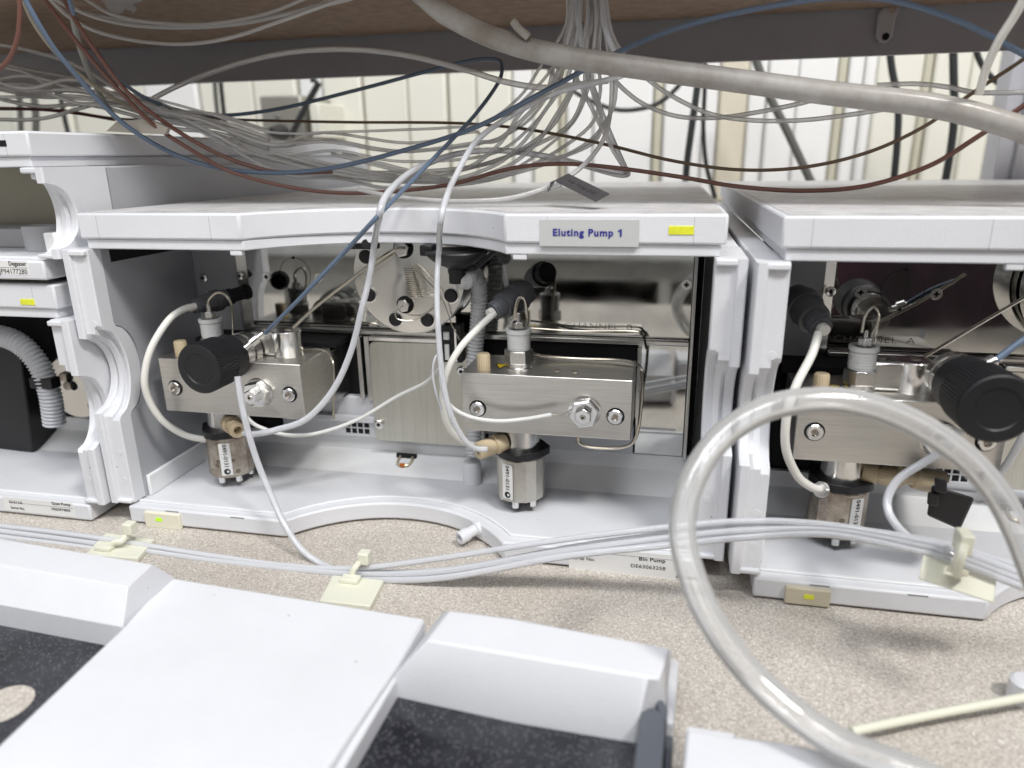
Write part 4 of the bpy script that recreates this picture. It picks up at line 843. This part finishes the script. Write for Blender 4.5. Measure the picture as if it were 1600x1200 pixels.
# grey flag label on its tube
fl = thing("flag_label", at(900,292,Y=48), "dark grey flag label wrapped on a clear tube over the middle pump", "label")
fo = [at(866,282,Y=40), at(888,271,Y=52), at(953,303,Y=30), at(931,315,Y=20)]
n_ = (fo[1]-fo[0]).cross(fo[2]-fo[1]).normalized()
if n_.dot(CP-fo[0]) < 0: n_ = -n_
GLAB = mat("flag_grey", (.06,.058,.062), .35)
MB().hexa([p-n_*.25 for p in fo], [p+n_*.05 for p in fo]).build("flag", GLAB, fl)
MB().tube([at(857,292,Y=46), at(876,286,Y=46)], 2.4, 12).build("clear_wrap", TUBE, fl)
MB().hexa([p-n_*.25 for p in (at(855,287,Y=47), at(868,281,Y=42), at(866,285,Y=40), at(856,300,Y=44))][:4], [p+n_*.05 for p in (at(855,287,Y=47), at(868,281,Y=42), at(866,285,Y=40), at(856,300,Y=44))]).build("flag_fold", GLAB, fl)
xd = (fo[2]-fo[1]).normalized(); ud = (fo[1]-fo[0]).normalized()
text("flag_lettering", "ting Pump 3 C", (fo[0]+fo[1]+fo[2]+fo[3])/4+n_*.1, xd, ud, 4.2, INK, fl, bold=.1, sx=.85)
# --- black cables against the wall
def cable(pts, wpx, label, mt=RUBBER, group="black cables hanging on the wall"):
    tube("black_cable", pts, wpx, mt, label, "cable", group)
cable([(1093,60,560),(1090,130,560),(1082,190,560),(1074,250,560),(1070,300,560)], 11, "thick black cable hanging behind the gap between the middle and right pumps")
cable([(1102,60,600),(1101,140,600),(1099,200,600),(1104,260,600),(1118,310,600)], 7, "thinner black cable just right of the thick one behind the pump gap")
cable([(1388,60,600),(1394,110,600),(1403,160,600),(1402,220,600),(1395,300,600)], 11, "black cable hanging left of the pair behind the right pump")
cable([(1489,60,600),(1490,120,600),(1491,180,600),(1486,230,600),(1474,300,600)], 12, "black cable hanging on the right behind the right pump")
cable([(1520,60,600),(1531,95,600),(1548,120,600),(1572,138,600)], 9, "short black cable curving away at the upper right")
cable([(1180,90,640),(1200,145,640),(1230,205,640),(1270,290,640)], 13, "dark grey strap leaning diagonally behind the thick hose", DOLIVE)
cable([(850,100,600),(872,122,600),(905,148,600),(950,168,600),(985,172,600),(1025,163,600),(1055,140,600),(1078,110,600)], 7, "black cable hanging in a shallow loop behind the hanging bundle")
cable([(335,120,560),(337,150,560),(342,200,560)], 7, "grey-black cable left of the wall outlet", DOLIVE)
cable([(344,120,560),(348,160,560),(353,205,560)], 7, "black cable immediately left of the wall outlet")
cable([(30,140,560),(32,180,560),(33,215,560)], 8, "dark cable at the far left behind the degasser", DOLIVE)
cable([(52,140,560),(56,180,560),(56,215,560)], 10, "wider dark cable at the far left behind the degasser", DOLIVE)
cable([(93,140,560),(100,180,560),(108,215,560)], 7, "black cable leaning behind the top of the degasser")
# wall outlet with a plug
ol = thing("wall_outlet", at(440,185,Y=735), "grey steel outlet box with a black plug on the wall", "outlet")
a = at(404,150,Y=640); b_ = at(476,214,Y=640)
MB().box(a.x, b_.x, 640, 741, b_.z-4, a.z).build("outlet_box", mat("galv_box", (.34,.33,.29), .35, metal=.5), ol, bevel=3)
a = at(482,160,Y=650); b_ = at(502,215,Y=650)
MB().box(a.x, b_.x, 650, 741, b_.z, a.z).build("side_box", WALLC, ol, bevel=2)
q = at(438,207,Y=634); MB().lathe(q, (0,-1,0), [(-6,11),(0,11),(10,9),(24,6)], 24).build("plug", RUBBER, ol)
MB().tube([at(455,213,Y=600), at(478,165,Y=600), at(498,130,Y=600), at(488,124,Y=602)], 4.4, 8).build("plug_cord", RUBBER, ol)
q = at(433,182,Y=639); MB().lathe(q, (0,-1,0), [(0,4),(2,3.5)], 16).build("outlet_screw", BRIGHT, ol)
# cardboard scrap on the degasser
P = [at(x,y,Y=60) for x,y in ((166,205),(182,190),(230,185),(262,200),(258,210),(210,208))]
tag(MB().prism([(p.x,p.z) for p in P], 60, 63, 'Y').build("card_scrap", LINER), "taupe card scrap standing on the far left degasser under the tubes", "card")
# --- loose things at lower right
tube("nylon_strip", [(1330,1143,-110),(1400,1128,-100),(1480,1112,-90),(1620,1086,-75)], 14, NYLON, "pale nylon strip lying on the bench at lower right", "strip")
q = at(1602,1075,Z=6); tag(MB().lathe((q.x,q.y,.2), (0,0,1), [(0,6),(9,6),(10,4.6)], 32).build("round_cap", WHITE), "round white cap at the right edge on the bench", "cap")
# =============================================================== ROOM BEHIND THE CAMERA (seen in the polished steel)
cb = thing("opposite_bench", (200,-1600,-900), "beige laboratory bench with pale worktop across the aisle", "bench")
MB().box(-1800, 2600, -2200, -1500, -900, -60).build("cabinet", ROOMB, cb, bevel=4)
MB().box(-1820, 2620, -2230, -1470, -60, -20).build("worktop", WALLW, cb, bevel=4)
MB().box(-1800, 2600, -1508, -1500, -110, -98).build("grey_rail", MGREY, cb, bevel=1)
MB().box(-1800, 2600, -1512, -1500, -262, -215).build("blue_strip", BLUE, cb, bevel=1)
MB().box(330, 520, -1516, -1500, -205, -118).build("dark_drawer", DGREY, cb, bevel=2)
MB().box(-600, 300, -1514, -1500, -205, -118).build("white_drawer", WALLW, cb, bevel=2)
MB().box(-700, 900, -1512, -1500, -700, -280).build("white_door", WALLT, cb, bevel=2)
MB().box(-300, 300, -1900, -1600, -18, 260).build("grey_case", MGREY, cb, bevel=8)
# the photographer, seen only as a dark reflection
def skin_body(name, nodes, edges, mt, parent, sub=2):
    me = bpy.data.meshes.new(name); me.from_pydata([tuple(V(n[0])*S) for n in nodes], edges, [])
    o = bpy.data.objects.new(name, me); COL.objects.link(o); WO[o.name] = V((0,0,0))
    if parent: o.parent = parent; o.location = -WO[parent.name]*S
    md = o.modifiers.new("skin", 'SKIN')
    for i, n in enumerate(nodes): me.skin_vertices[0].data[i].radius = (n[1]*S, n[2]*S)
    me.skin_vertices[0].data[0].use_root = True; md.use_smooth_shade = True
    ss = o.modifiers.new("sub", 'SUBSURF'); ss.levels = sub; ss.render_levels = sub
    me.materials.append(mt); return o
pr = thing("person", (600,-570,-900), "person in a plum shirt leaning in to take the photograph", "person")
def X(x, y, z): return (x*1.2+600, y-570, z)
nodes = [(X(0,0,-60),235,110),(X(0,0,180),230,110),(X(0,10,380),215,110),(X(0,50,480),120,90),(X(0,55,540),60,60),
 (X(-110,45,470),62,62),(X(-200,30,330),50,50),(X(-215,70,180),42,42),(X(-190,110,120),30,24),
 (X(110,45,470),62,62),(X(200,60,300),50,50),(X(150,170,200),42,42),
 (X(-80,0,-250),120,100),(X(-95,10,-450),68,68),(X(-100,-10,-830),50,50),(X(80,0,-250),120,100),(X(95,10,-450),68,68),(X(100,-10,-830),50,50),
 (X(0,60,600),62,70),(X(0,66,680),76,88),(X(0,60,745),60,72)]
edges = [(0,1),(1,2),(2,3),(3,4),(3,5),(5,6),(6,7),(7,8),(3,9),(9,10),(10,11),(0,12),(12,13),(13,14),(0,15),(15,16),(16,17),(4,18),(18,19),(19,20)]
skin_body("shirt_and_body", nodes, edges, PLUM, pr)
